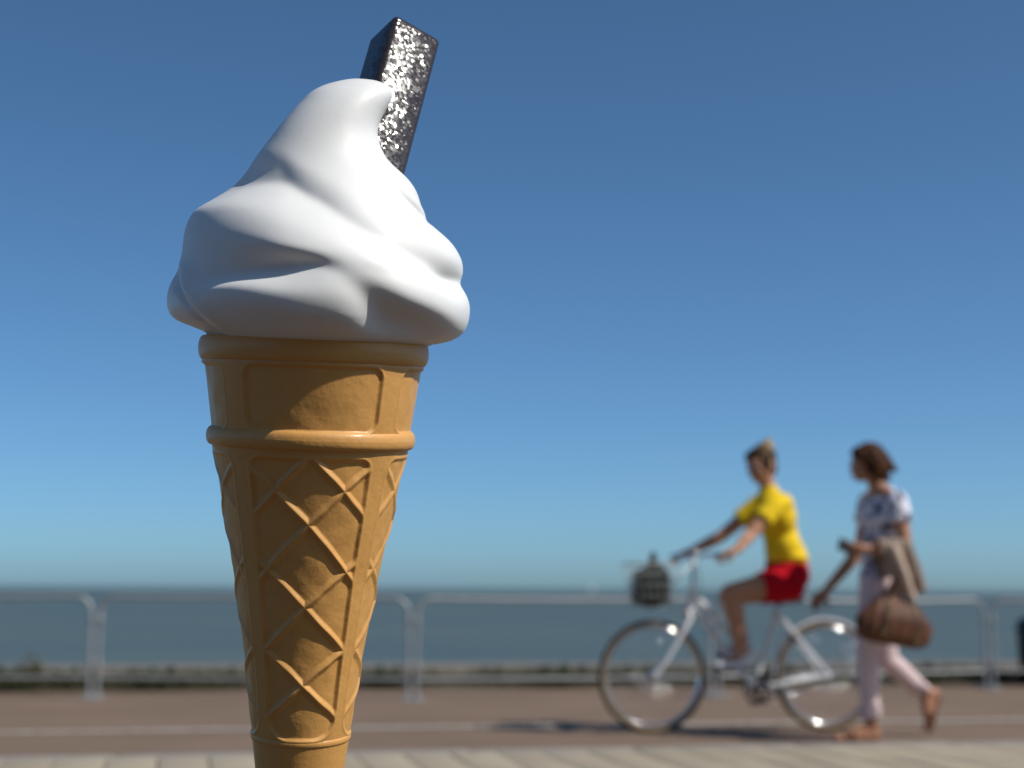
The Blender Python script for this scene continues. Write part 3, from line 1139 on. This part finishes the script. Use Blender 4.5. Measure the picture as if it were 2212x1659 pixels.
def side(t_, v_):
    """rim of the basket at height fraction v_, t_ 0..4 around"""
    hw = DW * (.82 + .18 * v_)
    lo = [b3 - PROMN * hw, b2 - PROMN * hw, b2 + PROMN * hw, b3 + PROMN * hw]
    hi = [b0 - PROMN * hw, b1 - PROMN * hw, b1 + PROMN * hw, b0 + PROMN * hw]
    k = int(t_) % 4
    f_ = t_ - int(t_)
    A_ = lo[k] + (hi[k] - lo[k]) * v_
    B_ = lo[(k + 1) % 4] + (hi[(k + 1) % 4] - lo[(k + 1) % 4]) * v_
    return A_ + (B_ - A_) * f_


for v_ in (0, .25, .5, .75):
    bs.tube([side(k / 4 * 1.0, v_) for k in range(16)], .0026, 5, True)
for k in range(20):
    bs.tube([side(k / 5.0, 0), side(k / 5.0, 1)], .0022, 5)
for k in range(1, 8):
    f_ = k / 8
    a_ = side(0, 0) + (side(1, 0) - side(0, 0)) * f_
    c_ = side(3, 0) + (side(2, 0) - side(3, 0)) * f_
    bs.tube([a_, c_], .0018, 4)
bs.build('basket', mat('grey_wire', (.36, .39, .37), .45, metal=.2), bike)
bm_().tube([side(k / 4.0, 1) for k in range(16)], .0055, 6, True).build('basket_rim', mat('rim_wire', (.40, .42, .40), .4, metal=.2), bike)
bm_().tube([b1 + (b2 - b1) * .55, hb_c + Vector((0, 0, -.04)) - PROM * .0, head_hi], .007, 6).build('basket_bracket', M_frame, bike)

# the bag carried in the basket
bc = (b0 + b1 + b2 + b3) / 4
bag0 = empty('carrier_bag', tuple(bc - Vector((0, 0, .12))), 'dark green and black soft bag stuffed in the bicycle basket', 'bag')
m_ = MB(bc - Vector((0, 0, .12)))
rz_ = Matrix.Rotation(PA, 3, 'Z')
m_.ell(bc + Vector((0, 0, -.02)), (.098, .12, .125), rz_)
m_.ell(bc + PROM * .01 - Vector((0, 0, .07)), (.082, .11, .055), rz_)
m_.box(bc + Vector((0, 0, -.005)), (.185, .20, .20), rz_)
m_.ell(bc + PROM * .02 + Vector((0, 0, .05)), (.085, .11, .085), rz_)
m_.ell(bc - PROM * .03 - PROMN * .03 + Vector((0, 0, -.06)), (.06, .08, .06), rz_)
melt(m_, 'bag_body', mat('dark_green_cloth', (.010, .015, .013), .85, spec=.2, noise=(9, (.02, .015, .012), .15), bump=[(30, .5, .02)]), bag0, .012, 7)
nk = B(1411, 1213)
m_ = MB(bc - Vector((0, 0, .12)))
m_.cap(nk - Vector((0, 0, .05)), nk + Vector((0, 0, .03)), .038, .022)
m_.cap(nk + Vector((0, 0, .02)), nk + Vector((0, 0, .055)), .015, .012)
melt(m_, 'bag_top', mat('dark_blue_cloth', (.012, .02, .035), .7), bag0, .008, 3)

# ------------------------------------------------------------------ people
M_skin = mat('skin_tanned', (.50, .25, .15), .5, spec=.35, noise=(9, (.44, .21, .12), .2))
M_skin2 = mat('skin_light_tan', (.42, .205, .125), .5, spec=.35, noise=(9, (.37, .175, .10), .2))
M_white = mat('eye_white', (.75, .73, .70), .25)
M_iris = mat('eye_iris', (.03, .022, .018), .2)
M_lip = mat('lips', (.36, .11, .09), .45)
UP = Vector((0, 0, 1))


def frame3(f, u):
    f = f.normalized()
    s_ = f.cross(u).normalized()          # the person's right
    u = s_.cross(f).normalized()
    return f, u, s_


def head_prims(mb, c, f, u, k=1.0):
    f, u, s_ = frame3(f, u)
    rot = Matrix((s_, f, u)).transposed()
    mb.ell(c + u * .028 * k - f * .008 * k, (.073 * k, .093 * k, .088 * k), rot)
    mb.ell(c + f * .030 * k - u * .035 * k, (.058 * k, .062 * k, .072 * k), rot)
    mb.ell(c + f * .058 * k - u * .088 * k, (.026 * k, .022 * k, .020 * k), rot)
    mb.cap(c + f * .050 * k - u * .085 * k, c - f * .012 * k - u * .058 * k + s_ * .048 * k, .02 * k, .018 * k)
    mb.cap(c + f * .050 * k - u * .085 * k, c - f * .012 * k - u * .058 * k - s_ * .048 * k, .02 * k, .018 * k)
    mb.cap(c + f * .084 * k + u * .006 * k, c + f * .100 * k - u * .028 * k, .0075 * k, .0105 * k)
    for q in (-1, 1):
        mb.ell(c + f * .095 * k - u * .032 * k + s_ * q * .008 * k, (.008 * k, .008 * k, .007 * k), rot, 2)
        mb.cap(c + f * .088 * k + u * .022 * k + s_ * q * .016 * k, c + f * .074 * k + u * .018 * k + s_ * q * .048 * k, .009 * k, .008 * k)
        mb.ell(c + f * .066 * k - u * .028 * k + s_ * q * .038 * k, (.022 * k, .02 * k, .02 * k), rot, 2)
        mb.ell(c - f * .008 * k - u * .008 * k + s_ * q * .075 * k, (.009 * k, .020 * k, .031 * k), rot @ Matrix.Rotation(R(12 * q), 3, 'Z'), 2)
    mb.ell(c + f * .090 * k - u * .062 * k, (.022 * k, .010 * k, .0065 * k), rot, 2)
    mb.ell(c + f * .088 * k - u * .072 * k, (.019 * k, .010 * k, .0065 * k), rot, 2)


def face_parts(c, f, u, o, root, k=1.0):
    f, u, s_ = frame3(f, u)
    rot = Matrix((s_, f, u)).transposed()
    for q in (-1, 1):
        e = c + f * .0785 * k + u * .002 * k + s_ * q * .031 * k
        eye = MB(o).ell(e, (.0135 * k, .011 * k, .0095 * k), rot, 2).build('eye', M_white, root)
        MB(o).ell(e + f * .0085 * k, (.0058 * k, .0035 * k, .0058 * k), rot, 2).build('iris', M_iris, eye)
    m_ = MB(o)
    m_.ell(c + f * .0945 * k - u * .0625 * k, (.020 * k, .0075 * k, .0042 * k), rot, 2)
    m_.ell(c + f * .0925 * k - u * .0715 * k, (.017 * k, .0075 * k, .0046 * k), rot, 2)
    m_.build('lips', M_lip, root)


def hand_prims(mb, wrist, d, n, th, curl=.6, k=1.0, spread=0.0):
    """wrist point, direction of the palm d, palm normal n (fingers curl towards n), th = +-1 side of the thumb"""
    d = d.normalized()
    n = (n - d * n.dot(d)).normalized()
    s_ = d.cross(n).normalized() * th              # towards the thumb side
    rot = Matrix((s_, d, n)).transposed()
    mb.cap(wrist - d * .02, wrist + d * .02, .024 * k, .024 * k)
    mb.ell(wrist + d * .048 * k, (.039 * k, .050 * k, .0155 * k), rot, 3)
    for i, (off, L) in enumerate(((.029, .070), (.010, .078), (-.009, .073), (-.027, .058))):
        p = wrist + d * (.088 - .004 * abs(i - 1)) * k + s_ * off * k
        q = d
        for j, (fr_, r_) in enumerate(((.45, .0092), (.31, .0084), (.24, .0074))):
            ang = curl * (1.0 if j else .8) * (1 + .06 * i)
            q = (q * math.cos(ang) + n * math.sin(ang)).normalized() if j == 0 else (q * math.cos(ang) + (n - q * n.dot(q)).normalized() * math.sin(ang)).normalized()
            e = p + (q + s_ * spread * (1.5 - i) * .2).normalized() * L * fr_ * k
            mb.cap(p, e, r_ * k, (r_ - .0006) * k)
            p = e
    p = wrist + d * .022 * k + s_ * .026 * k
    t1 = p + (d * .6 + s_ * .75 + n * .35).normalized() * .040 * k
    t2 = t1 + (d * .85 + s_ * .25 + n * .5 * (1 + curl)).normalized() * .032 * k
    t3 = t2 + (d * .8 - s_ * .1 + n * .7 * (1 + curl)).normalized() * .024 * k
    mb.cap(p, t1, .0135 * k, .011 * k)
    mb.cap(t1, t2, .0108 * k, .0096 * k)
    mb.cap(t2, t3, .0096 * k, .008 * k)


def limb(mb, pts, rad):
    for a, b, ra, rb in zip(pts, pts[1:], rad, rad[1:]):
        mb.cap(a, b, ra, rb)


# ---- the cyclist
C = lambda x, y, off=0.0: BIKE.w(x, y, off)
M_hair = mat('dark_blonde_hair', (.030, .018, .009), .65, spec=.15, noise=(26, (.085, .048, .02), .12), bump=[(90, .4, .004)])
M_bun = mat('blonde_hair', (.46, .32, .15), .6, spec=.2, noise=(30, (.30, .20, .09), .15), bump=[(90, .4, .004)])
M_yellow = mat('yellow_cotton', (.80, .55, .02), .9, spec=.15, bump=[(25, .35, .015)])
M_red = mat('red_cotton', (.52, .006, .016), .9, spec=.12, bump=[(30, .35, .012)])
co = C(1690, 1583)
co.z = 0
cyc = empty('person', tuple(co), 'cyclist in yellow short-sleeved top and red shorts with blonde topknot, head turned to camera', 'person')
hipN, hipF = C(1693, 1262, -.085), C(1693, 1262, .085)
kneeN, kneeF = C(1577, 1281, -.11), C(1572, 1288, .10)
ankN, ankF = C(1603, 1418, -.125), C(1607, 1392, .13)
neckB, chest, waist, pelv = C(1661, 1062), C(1677, 1118), C(1692, 1185), C(1699, 1244)
shN, shF = C(1672, 1092, -.155), C(1645, 1087, .175)
elN, elF = C(1620, 1156, -.22), C(1556, 1160, .25)
wrN, wrF = gripN + PROM * .085 + UP * .03, gripF + PROM * .085 + UP * .03
hc = C(1645, 1003)
hf_ = Vector((-.72, -.62, -.16))
fwd = -PROM
m_ = MB(co)
hr_, hu_, hs_ = frame3(hf_, UP)
head_prims(m_, hc, hf_, UP, 1.04)
m_.cap(neckB + UP * .005, hc - UP * .05 + PROM * .012, .052, .046)
rP = Matrix.Rotation(PA, 3, 'Z')
m_.ell(chest, (.105, .15, .13), rP)
m_.ell(C(1673, 1091), (.085, .165, .075), rP)
m_.ell(waist, (.092, .122, .13), rP)
m_.ell(pelv, (.125, .158, .115), rP)
m_.cap(chest, waist, .095, .092)
for a, b, c_ in ((hipN, kneeN, ankN), (hipF, kneeF, ankF)):
    limb(m_, [a, a + (b - a) * .5, b], [.093, .081, .058])
    m_.cap(b, b + (c_ - b) * .32, .056, .058)
    m_.cap(b + (c_ - b) * .3 + PROM * .010, c_, .057, .036)
for s_, e_, w_, off in ((shN, elN, wrN, -1), (shF, elF, wrF, 1)):
    limb(m_, [s_, s_ + (e_ - s_) * .5, e_], [.056, .046, .038])
    limb(m_, [e_, e_ + (w_ - e_) * .3, w_], [.038, .038, .024])
    hand_prims(m_, w_, (fwd * 1.0 - UP * .25), -UP - fwd * .2, off * -1, .75)
for a, fd in ((ankN, fwd), (ankF, fwd)):
    m_.cap(a, a + fd * .11 - UP * .045, .034, .026)
    m_.cap(a, a - fd * .03 - UP * .04, .032, .026)
melt(m_, 'body', M_skin, cyc, .0058, 4)
face_parts(hc, hf_, UP, co, cyc, 1.04)

m_ = MB(co)                                                # shirt
m_.ell(chest + UP * .0, (.118, .163, .142), rP)
m_.ell(C(1677, 1091), (.096, .172, .082), rP)
m_.cap(neckB - UP * .045, neckB - UP * .012, .088, .068)
m_.ell(waist, (.112, .140, .135), rP)
m_.cap(C(1697, 1180), C(1699, 1224), .118, .130, True)
m_.ell(C(1702, 1205), (.125, .148, .05), rP)
m_.cap(chest, waist, .112, .108)
for s_, e_ in ((shN, elN), (shF, elF)):
    m_.ell(s_, (.066, .066, .066), None, 3)
    m_.tube([s_, s_ + (e_ - s_) * .30, s_ + (e_ - s_) * .52], [.068, .066, .069], 20)
melt(m_, 'shirt', M_yellow, cyc, .008, 4)
m_ = MB(co)                                                # shorts
m_.ell(pelv + UP * .005, (.140, .172, .118), rP)
m_.tube([C(1699, 1206), C(1699, 1216), pelv], [.118, .13, .14], 24)
for a, b in ((hipN, kneeN), (hipF, kneeF)):
    m_.tube([a - (b - a) * .1, a + (b - a) * .2, a + (b - a) * .44], [.106, .102, .099], 22)
    m_.ell(a + PROM * .035, (.105, .098, .105), rP)
melt(m_, 'shorts', M_red, cyc, .008, 4)
m_ = MB(co)                                                # hair: swept up dark blonde hair
rot = Matrix((hs_, hr_, hu_)).transposed()
m_.ell(hc + hu_ * .040 - hr_ * .018, (.082, .096, .086), rot)
m_.ell(hc + hu_ * .070 + hr_ * .045, (.066, .044, .034), rot)
m_.ell(hc - hr_ * .055 - hu_ * .02, (.066, .05, .075), rot)
for q in (-1, 1):
    m_.ell(hc + hs_ * q * .066 + hu_ * .022 + hr_ * .018, (.018, .045, .050), rot)
    m_.cap(hc + hs_ * q * .071 + hr_ * .03, hc + hs_ * q * .070 + hr_ * .022 - hu_ * .075, .012, .006)
m_.ell(hc + hu_ * .055 + hr_ * .068 + hs_ * .03, (.04, .022, .032), rot)
melt(m_, 'hair', M_hair, cyc, .006, 3)
m_ = MB(co)
bun = C(1656, 966)
m_.ell(bun, (.040, .042, .036), rot)
m_.cap(bun, bun + Vector((.015, 0, .035)), .034, .024)
m_.cap(bun - UP * .02, hc + hu_ * .09 - hr_ * .05, .045, .05)
m_.cap(bun - UP * .01 + PROM * .02, hc - hr_ * .085 + hu_ * .02, .03, .022)
melt(m_, 'topknot', M_bun, cyc, .006, 3)
M_shoe = mat('white_canvas', (.68, .67, .70), .7, bump=[(60, .3, .004)])
M_sole = mat('dark_rubber', (.02, .022, .03), .7)
for a in (ankN, ankF):
    p = rP.to_4x4()
    m_ = MB(co)
    m_.ell(a + fwd * .055 - UP * .052, (.125, .044, .030), rP)
    m_.ell(a + fwd * .115 - UP * .058, (.060, .044, .026), rP)
    m_.cap(a - UP * .045 - fwd * .02, a - UP * .005, .040, .038)
    sh = melt(m_, 'shoe', M_shoe, cyc, .007, 3)
    m_ = MB(co)
    m_.ell(a + fwd * .058 - UP * .079, (.128, .045, .010), rP)
    m_.ell(a + fwd * .155 - UP * .065, (.030, .038, .018), rP)
    melt(m_, 'sole', M_sole, sh, .006, 2)

# ---- the walking woman
WOM = Plane(onground(1850, 1597))
W = lambda x, y, off=0.0: WOM.w(x, y, off)
wo_ = W(1885, 1597)
wo_.z = 0
M_hair2 = mat('brown_bob_hair', (.020, .008, .003), .65, spec=.15, noise=(22, (.075, .026, .008), .12), bump=[(80, .4, .004)])
M_pink = mat('pale_pink_cotton', (.66, .50, .50), .8, bump=[(22, .4, .02)])
M_tee = mat('patterned_cotton', (.74, .72, .80), .85, spec=.2, noise=(19, (.05, .055, .12), .03), bump=[(25, .3, .012)])
for n_ in M_tee.node_tree.nodes:
    if n_.type == 'MAP_RANGE':                    # dark flowers well apart on white
        n_.inputs[1].default_value = .515
        n_.inputs[2].default_value = .56
M_sandal = mat('tan_sandal_leather', (.20, .075, .028), .55)
wom = empty('person', tuple(wo_), 'walking woman with brown bob, patterned white tee and pale pink trousers', 'person')
wh = W(1873, 1001)
wf = Vector((-1, .02, -.04))
f_, u_, s2 = frame3(wf, UP)
wneck, wchest, wwaist, wpel = W(1899, 1060), W(1900, 1118), W(1903, 1205), W(1905, 1262)
wsN, wsF = W(1936, 1084, -.160), W(1878, 1084, .160)
weN, wrN2 = W(1958, 1186, -.22), W(1868, 1186, -.21)
weF, wrF2 = W(1858, 1190, .24), W(1782, 1278, .20)
whN, whF = W(1893, 1268, -.085), W(1905, 1268, .085)
wkN, wkF = W(1873, 1405, -.085), W(1916, 1425, .075)
waN, waF = W(1882, 1562, -.085), W(1998, 1496, .08)
m_ = MB(wo_)
head_prims(m_, wh, wf, UP, 1.0)
m_.cap(wneck + UP * .005, wh - UP * .05 - wf * .018, .052, .047)
m_.ell(W(1904, 1084), (.085, .155, .062), rP)
m_.cap(wneck + UP * .01, wsN, .05, .05)
m_.cap(wneck + UP * .01, wsF, .05, .05)
m_.ell(wchest, (.108, .148, .12), rP)
m_.ell(wchest - PROM * .045 - UP * .015, (.075, .125, .065), rP)
m_.ell(wwaist, (.098, .128, .12), rP)
m_.ell(wpel, (.115, .155, .105), rP)
m_.cap(wchest, wwaist, .1, .095)
for a, b, c_ in ((whN, wkN, waN), (whF, wkF, waF)):
    limb(m_, [a, a + (b - a) * .5, b], [.085, .070, .052])
    m_.cap(b, b + (c_ - b) * .35, .051, .052)
    m_.cap(b + (c_ - b) * .32 + PROM * .008, c_, .051, .033)
for s_, e_, w_ in ((wsN, weN, wrN2), (wsF, weF, wrF2)):
    limb(m_, [s_, s_ + (e_ - s_) * .5, e_], [.056, .047, .040])
    limb(m_, [e_, e_ + (w_ - e_) * .3, w_], [.040, .039, .025])
hand_prims(m_, wrN2, (wrN2 - weN) + UP * .02, PROMN * .9 + UP * .5, 1, .55)
hand_prims(m_, wrF2, (wrF2 - weF), PROM * -.2 - PROMN * 1, -1, .35)
# feet: flat in front, heel lifted behind
toeN = W(1808, 1592, -.10)
toeN.z = .018
m_.cap(waN, W(1890, 1584, -.085), .034, .032)
m_.cap(W(1890, 1588, -.085), toeN, .032, .020)
m_.cap(waN - UP * .02, W(1838, 1586, -.09), .036, .024)
for k in range(5):
    q = (k - 2) * .0155
    b_ = toeN + PROM * (.014 + .003 * abs(k - 1)) + PROMN * q
    m_.cap(b_, b_ - PROM * (.032 - .004 * k) - UP * .004, .0095 if k else .012, .0075)
heelF, toeF = W(2018, 1497, .08), W(2003, 1568, .07)
m_.cap(waF, heelF, .034, .031)
m_.cap(heelF, toeF, .031, .021)
m_.cap(waF, toeF + UP * .06, .034, .026)
for k in range(5):
    q = (k - 2) * .0155
    b_ = toeF + PROMN * q
    m_.cap(b_, b_ - UP * .022 - PROM * .014, .010 if k else .012, .0075)
melt(m_, 'body', M_skin2, wom, .0058, 4)
face_parts(wh, wf, UP, wo_, wom)
m_ = MB(wo_)                                               # bob
rot = Matrix((s2, f_, u_)).transposed()
m_.ell(wh + u_ * .042 - f_ * .018, (.087, .100, .086), rot)
m_.ell(wh - f_ * .060 - u_ * .015, (.080, .060, .085), rot)
m_.ell(wh + u_ * .066 + f_ * .045, (.070, .046, .038), rot)
for q in (-1, 1):
    m_.ell(wh + s2 * q * .070 - f_ * .030 - u_ * .01, (.024, .058, .080), rot)
    m_.cap(wh + s2 * q * .075 - f_ * .02, wh + s2 * q * .060 - f_ * .050 - u_ * .105, .026, .016)
    m_.cap(wh + s2 * q * .060 + u_ * .06 + f_ * .045, wh + s2 * q * .076 + f_ * .012 - u_ * .02, .022, .012)
m_.cap(wh - f_ * .085 + u_ * .02, W(1932, 1015), .055, .020)
m_.cap(wh - f_ * .075 - u_ * .03 + s2 * .03, W(1916, 1034, .03), .045, .022)
m_.cap(wh - f_ * .075 - u_ * .03 - s2 * .03, W(1916, 1034, -.03), .045, .022)
melt(m_, 'hair', M_hair2, wom, .006, 3)
m_ = MB(wo_)                                               # tee shirt
m_.ell(W(1906, 1086), (.095, .163, .066), rP)
m_.cap(wneck + PROM * .03 - UP * .008, wsN, .052, .058)
m_.cap(wneck + PROM * .03 - UP * .008, wsF, .052, .058)
m_.ell(wchest, (.122, .162, .13), rP)
m_.ell(wchest - PROM * .045 - UP * .015, (.086, .136, .075), rP)
m_.ell(wwaist, (.118, .146, .14), rP)
m_.tube([wwaist - UP * .05, W(1904, 1240), W(1904, 1262)], [.112, .126, .135], 26)
m_.ell(W(1904, 1240), (.128, .165, .06), rP)
m_.cap(wchest, wwaist, .115, .112)
for s_, e_ in ((wsN, weN), (wsF, weF)):
    m_.ell(s_, (.068, .068, .068), None, 3)
    m_.tube([s_, s_ + (e_ - s_) * .25, s_ + (e_ - s_) * .44], [.070, .070, .073], 20)
melt(m_, 'tee_shirt', M_tee, wom, .008, 4)
m_ = MB(wo_)                                               # trousers
m_.ell(wpel + UP * .005, (.128, .166, .112), rP)
for a, b, c_ in ((whN, wkN, waN), (whF, wkF, waF)):
    for p, q, ra, rb in ((a, b, .099, .064), (b, b + (c_ - b) * .35, .063, .064), (b + (c_ - b) * .32, b + (c_ - b) * .80, .063, .050)):
        m_.cap(p, q, ra, rb)
    m_.tube([b + (c_ - b) * .7, b + (c_ - b) * .84, b + (c_ - b) * .93], [.053, .048, .050], 20)
    for k in range(3):                                      # gathered folds above the ankle
        p = b + (c_ - b) * (.76 + .055 * k)
        m_.cap(p - PROMN * .03 + PROM * .02, p + PROMN * .03 - PROM * .025 - UP * .012, .030, .030)
melt(m_, 'trousers', M_pink, wom, .008, 3)
# sandals
for a, heel, toe, fl in ((waN, W(1893, 1590, -.085), toeN, True), (waF, heelF, toeF, False)):
    ax = (toe - heel).normalized()
    dn = -UP if fl else (PROM * 1.0 - ax * PROM.dot(ax)).normalized()
    h0, t0 = heel.copy(), toe.copy()
    if fl:
        h0.z = t0.z = .012
    else:
        h0, t0 = h0 + dn * .030, t0 + dn * .022
    m_ = MB(wo_)
    sd_ = ax.cross(dn).normalized()
    rr_ = Matrix((ax, sd_, dn)).transposed()
    m_.ell(h0 + ax * .03, (.05, .032, .009), rr_, 3)
    m_.ell(t0 - ax * .03, (.075, .042, .009), rr_, 3)
    m_.cap(h0 + ax * .03, t0 - ax * .03, .012, .012)
    m_.ell((h0 + t0) / 2, ((t0 - h0).length * .5, .03, .009), rr_, 3)
    so = melt(m_, 'sandal', M_sandal, wom, .006, 2)
    st = MB(wo_)
    for q, hgt_ in ((.62, .046), (.80, .036)):
        c0 = h0 + (t0 - h0) * q
        st.tube([c0 + sd_ * (.040 * math.cos(v)) - dn * (hgt_ * math.sin(v)) for v in [math.pi * k / 10 for k in range(11)]], .008, 6)
    an = a.copy()
    axl = (a - (wkN if fl else wkF)).normalized()
    u1 = axl.orthogonal().normalized()
    u2 = axl.cross(u1)
    st.tube([an + (u1 * math.cos(v) + u2 * math.sin(v)) * .039 for v in [2 * math.pi * k / 14 for k in range(14)]], .007, 6, True)
    st.build('strap', M_sandal, so)

# ---- what she carries
ph = wrN2 + (wrN2 - weN).normalized() * .10 + UP * .012
po = empty('phone', tuple(ph), 'black phone held in the hand of the walking woman', 'phone')
pr_ = Matrix.Rotation(PA + .2, 3, 'Z') @ Matrix.Rotation(R(18), 3, 'Y')
MB(ph).box(ph, (.135, .014, .072), pr_, bevel=.005).build('phone_case', M_black, po, True, 40)
MB(ph).box(ph + pr_ @ Vector((0, .0078, 0)), (.118, .0015, .060), pr_).build('screen', mat('phone_glass', (.02, .02, .025), .08), po, False)

M_coat = mat('beige_cotton', (.56, .43, .345), .85, noise=(6, (.48, .36, .28), .2), bump=[(40, .4, .012)])
jc = W(1925, 1200, -.22)
jk = empty('jacket', tuple(jc), 'beige jacket draped over the forearm of the walking woman', 'jacket')
fa0, fa1 = weN, wrN2
jb = bmesh.new()
NT, NW = 46, 40
jrows = []
for i in range(NT + 1):
    t_ = i / NT
    p = fa0 + (fa1 - fa0) * (-.02 + .74 * t_)
    pl = math.sin(t_ * 17) * .6 + math.sin(t_ * 31 + 1) * .4
    Lf = .225 + .05 * math.sin(t_ * 2.6 + .4) + .02 * math.sin(t_ * 13) - .10 * max(0, t_ - .8) / .2
    Lb = .20 + .04 * math.sin(t_ * 3 + 1)
    row = []
    for j in range(NW + 1):
        v = -1 + 2 * j / NW                    # -1 front hem, 0 over the arm, 1 back hem
        if abs(v) < .3:
            q = v / .3 * math.pi / 2
            c_ = p + PROMN * (.062 * math.sin(q)) + UP * (.020 + .042 * math.cos(q))
            am = .006
        else:
            d_ = (abs(v) - .3) / .7
            c_ = p + PROMN * (math.copysign(.062 + .014 * math.sin(d_ * 3), v)) + UP * (.020 - d_ * (Lf if v < 0 else Lb)) + PROM * (.055 * d_ * (1 - t_ * .4))
            am = .006 + .036 * d_
        row.append(jb.verts.new(c_ + PROMN * (am * pl * (-1 if v < 0 else 1)) + PROM * am * .5 * math.cos(t_ * 23) - jc))
    jrows.append(row)
for a, b in zip(jrows, jrows[1:]):
    for j in range(NW):
        jb.faces.new((a[j], b[j], b[j + 1], a[j + 1]))
bmesh.ops.solidify(jb, geom=jb.faces[:], thickness=.007)
m_ = MB()
m_.bm.free()
m_.bm = jb
m_.build('cloth', M_coat, jk, True, 70)
m_ = MB(jc)                                                # a sleeve hanging loose in front
m_.cap(fa0 + (fa1 - fa0) * .45 - PROMN * .075, W(1952, 1235, -.31), .030, .028)
m_.cap(W(1952, 1235, -.31), W(1968, 1285, -.30), .028, .024)
m_.tube([W(1967, 1280, -.30), W(1971, 1296, -.30)], [.026, .029], 16)
melt(m_, 'sleeve', M_coat, jk, .0075, 3)

M_leather = mat('brown_leather', (.14, .053, .025), .55, spec=.3, noise=(9, (.075, .027, .013), .2), bump=[(50, .35, .006), (9, .5, .05)])
M_dkleather = mat('dark_brown_leather', (.05, .02, .012), .7, spec=.3, bump=[(60, .3, .005)])
M_brass = mat('brass', (.78, .55, .25), .22, metal=1.0)
bgc = W(1932, 1345, -.27)
bg_ = empty('handbag', tuple(bgc), 'brown leather handbag with two columns of brass studs hanging from the woman\'s arm', 'handbag')
tl = R(9)
bx_ = (PROM * math.cos(tl) - UP * math.sin(tl)).normalized()
bu_ = bx_.cross(PROMN) * -1
if bu_.z < 0:
    bu_ = -bu_


def bagp(u, v):
    """u -1..1 along the bag, v angle round the section"""
    top = .150 * (1 - .42 * abs(u) ** 2.6)
    bot = -.130 * (1 - .12 * abs(u) ** 6)
    tk = .085 * (1 - .55 * abs(u) ** 3)
    cz, sz = math.sin(v), math.cos(v)
    z = top * max(cz, 0) ** .9 + bot * (max(-cz, 0) ** .5)
    wfac = 1 - .62 * max(cz, 0) ** 1.3
    y = tk * math.copysign(abs(sz) ** .8, sz) * wfac
    pl = .009 * math.sin(u * 13 + .6) * (abs(sz)) * (1 - abs(u) ** 4) * (1 if cz > -.5 else .4)
    y += math.copysign(pl, sz)
    L = .240 * (1 - .30 * max(cz, 0) ** 1.2)
    return bgc + bx_ * (u * L) - PROMN * y + bu_ * z


NU, NV = 72, 40
V, F = [], []
for i in range(NU + 1):
    u = -1 + 2 * i / NU
    u = math.sin(u * math.pi / 2)
    e = math.sqrt(max(0, 1 - abs(u) ** 7))
    for j in range(NV):
        p = bagp(u, 2 * math.pi * j / NV)
        c0 = bgc + bx_ * (u * .232) + bu_ * 0.0
        V.append(tuple(c0 + (p - c0) * max(e, .02) - bgc))
for i in range(NU):
    for j in range(NV):
        F.append((i * NV + j, i * NV + (j + 1) % NV, (i + 1) * NV + (j + 1) % NV, (i + 1) * NV + j))
bgo = from_arrays('bag_body', V, F, M_leather, bg_)
for u0, col in ((-.36, 0), (.46, 1)):
    bnd = MB(bgc)
    path = [bagp(u0, v) - PROMN * (.003 if math.cos(v) > 0 else -.003) for v in [R(-50 + 5 * k) for k in range(27)]]
    for a, b in zip(path, path[1:]):
        d = (b - a)
        bnd.box((a + b) / 2, (.034, .005, d.length * 1.15), Matrix((bx_, d.cross(bx_).normalized(), d.normalized())).transposed())
    band = bnd.build('band', M_dkleather, bg_, False)
    for k in range(8):
        v = R(-32 + 13 * k)
        for du in (-.045, .045):
            p = bagp(u0 + du, v) - PROMN * .006
            MB(bgc).ell(p, (.0055, .0055, .0055), sub=2).build('stud', M_brass, band)
top_l, top_r = bagp(-.36, R(75)), bagp(.46, R(75))
hang = weN + (wrN2 - weN) * .10 - UP * .045
for q in (-.05, .05):
    MB(bgc).tube([bagp(-.36, R(70 if q < 0 else 110)), W(1930, 1262, -.25 + q), W(1955, 1222, -.235 + q), hang + UP * .075 + PROMN * q * .2, W(1975, 1225, -.235 + q), W(1978, 1268, -.25 + q), bagp(.46, R(70 if q < 0 else 110))], .0115, 8).build('handle', M_leather, bg_)
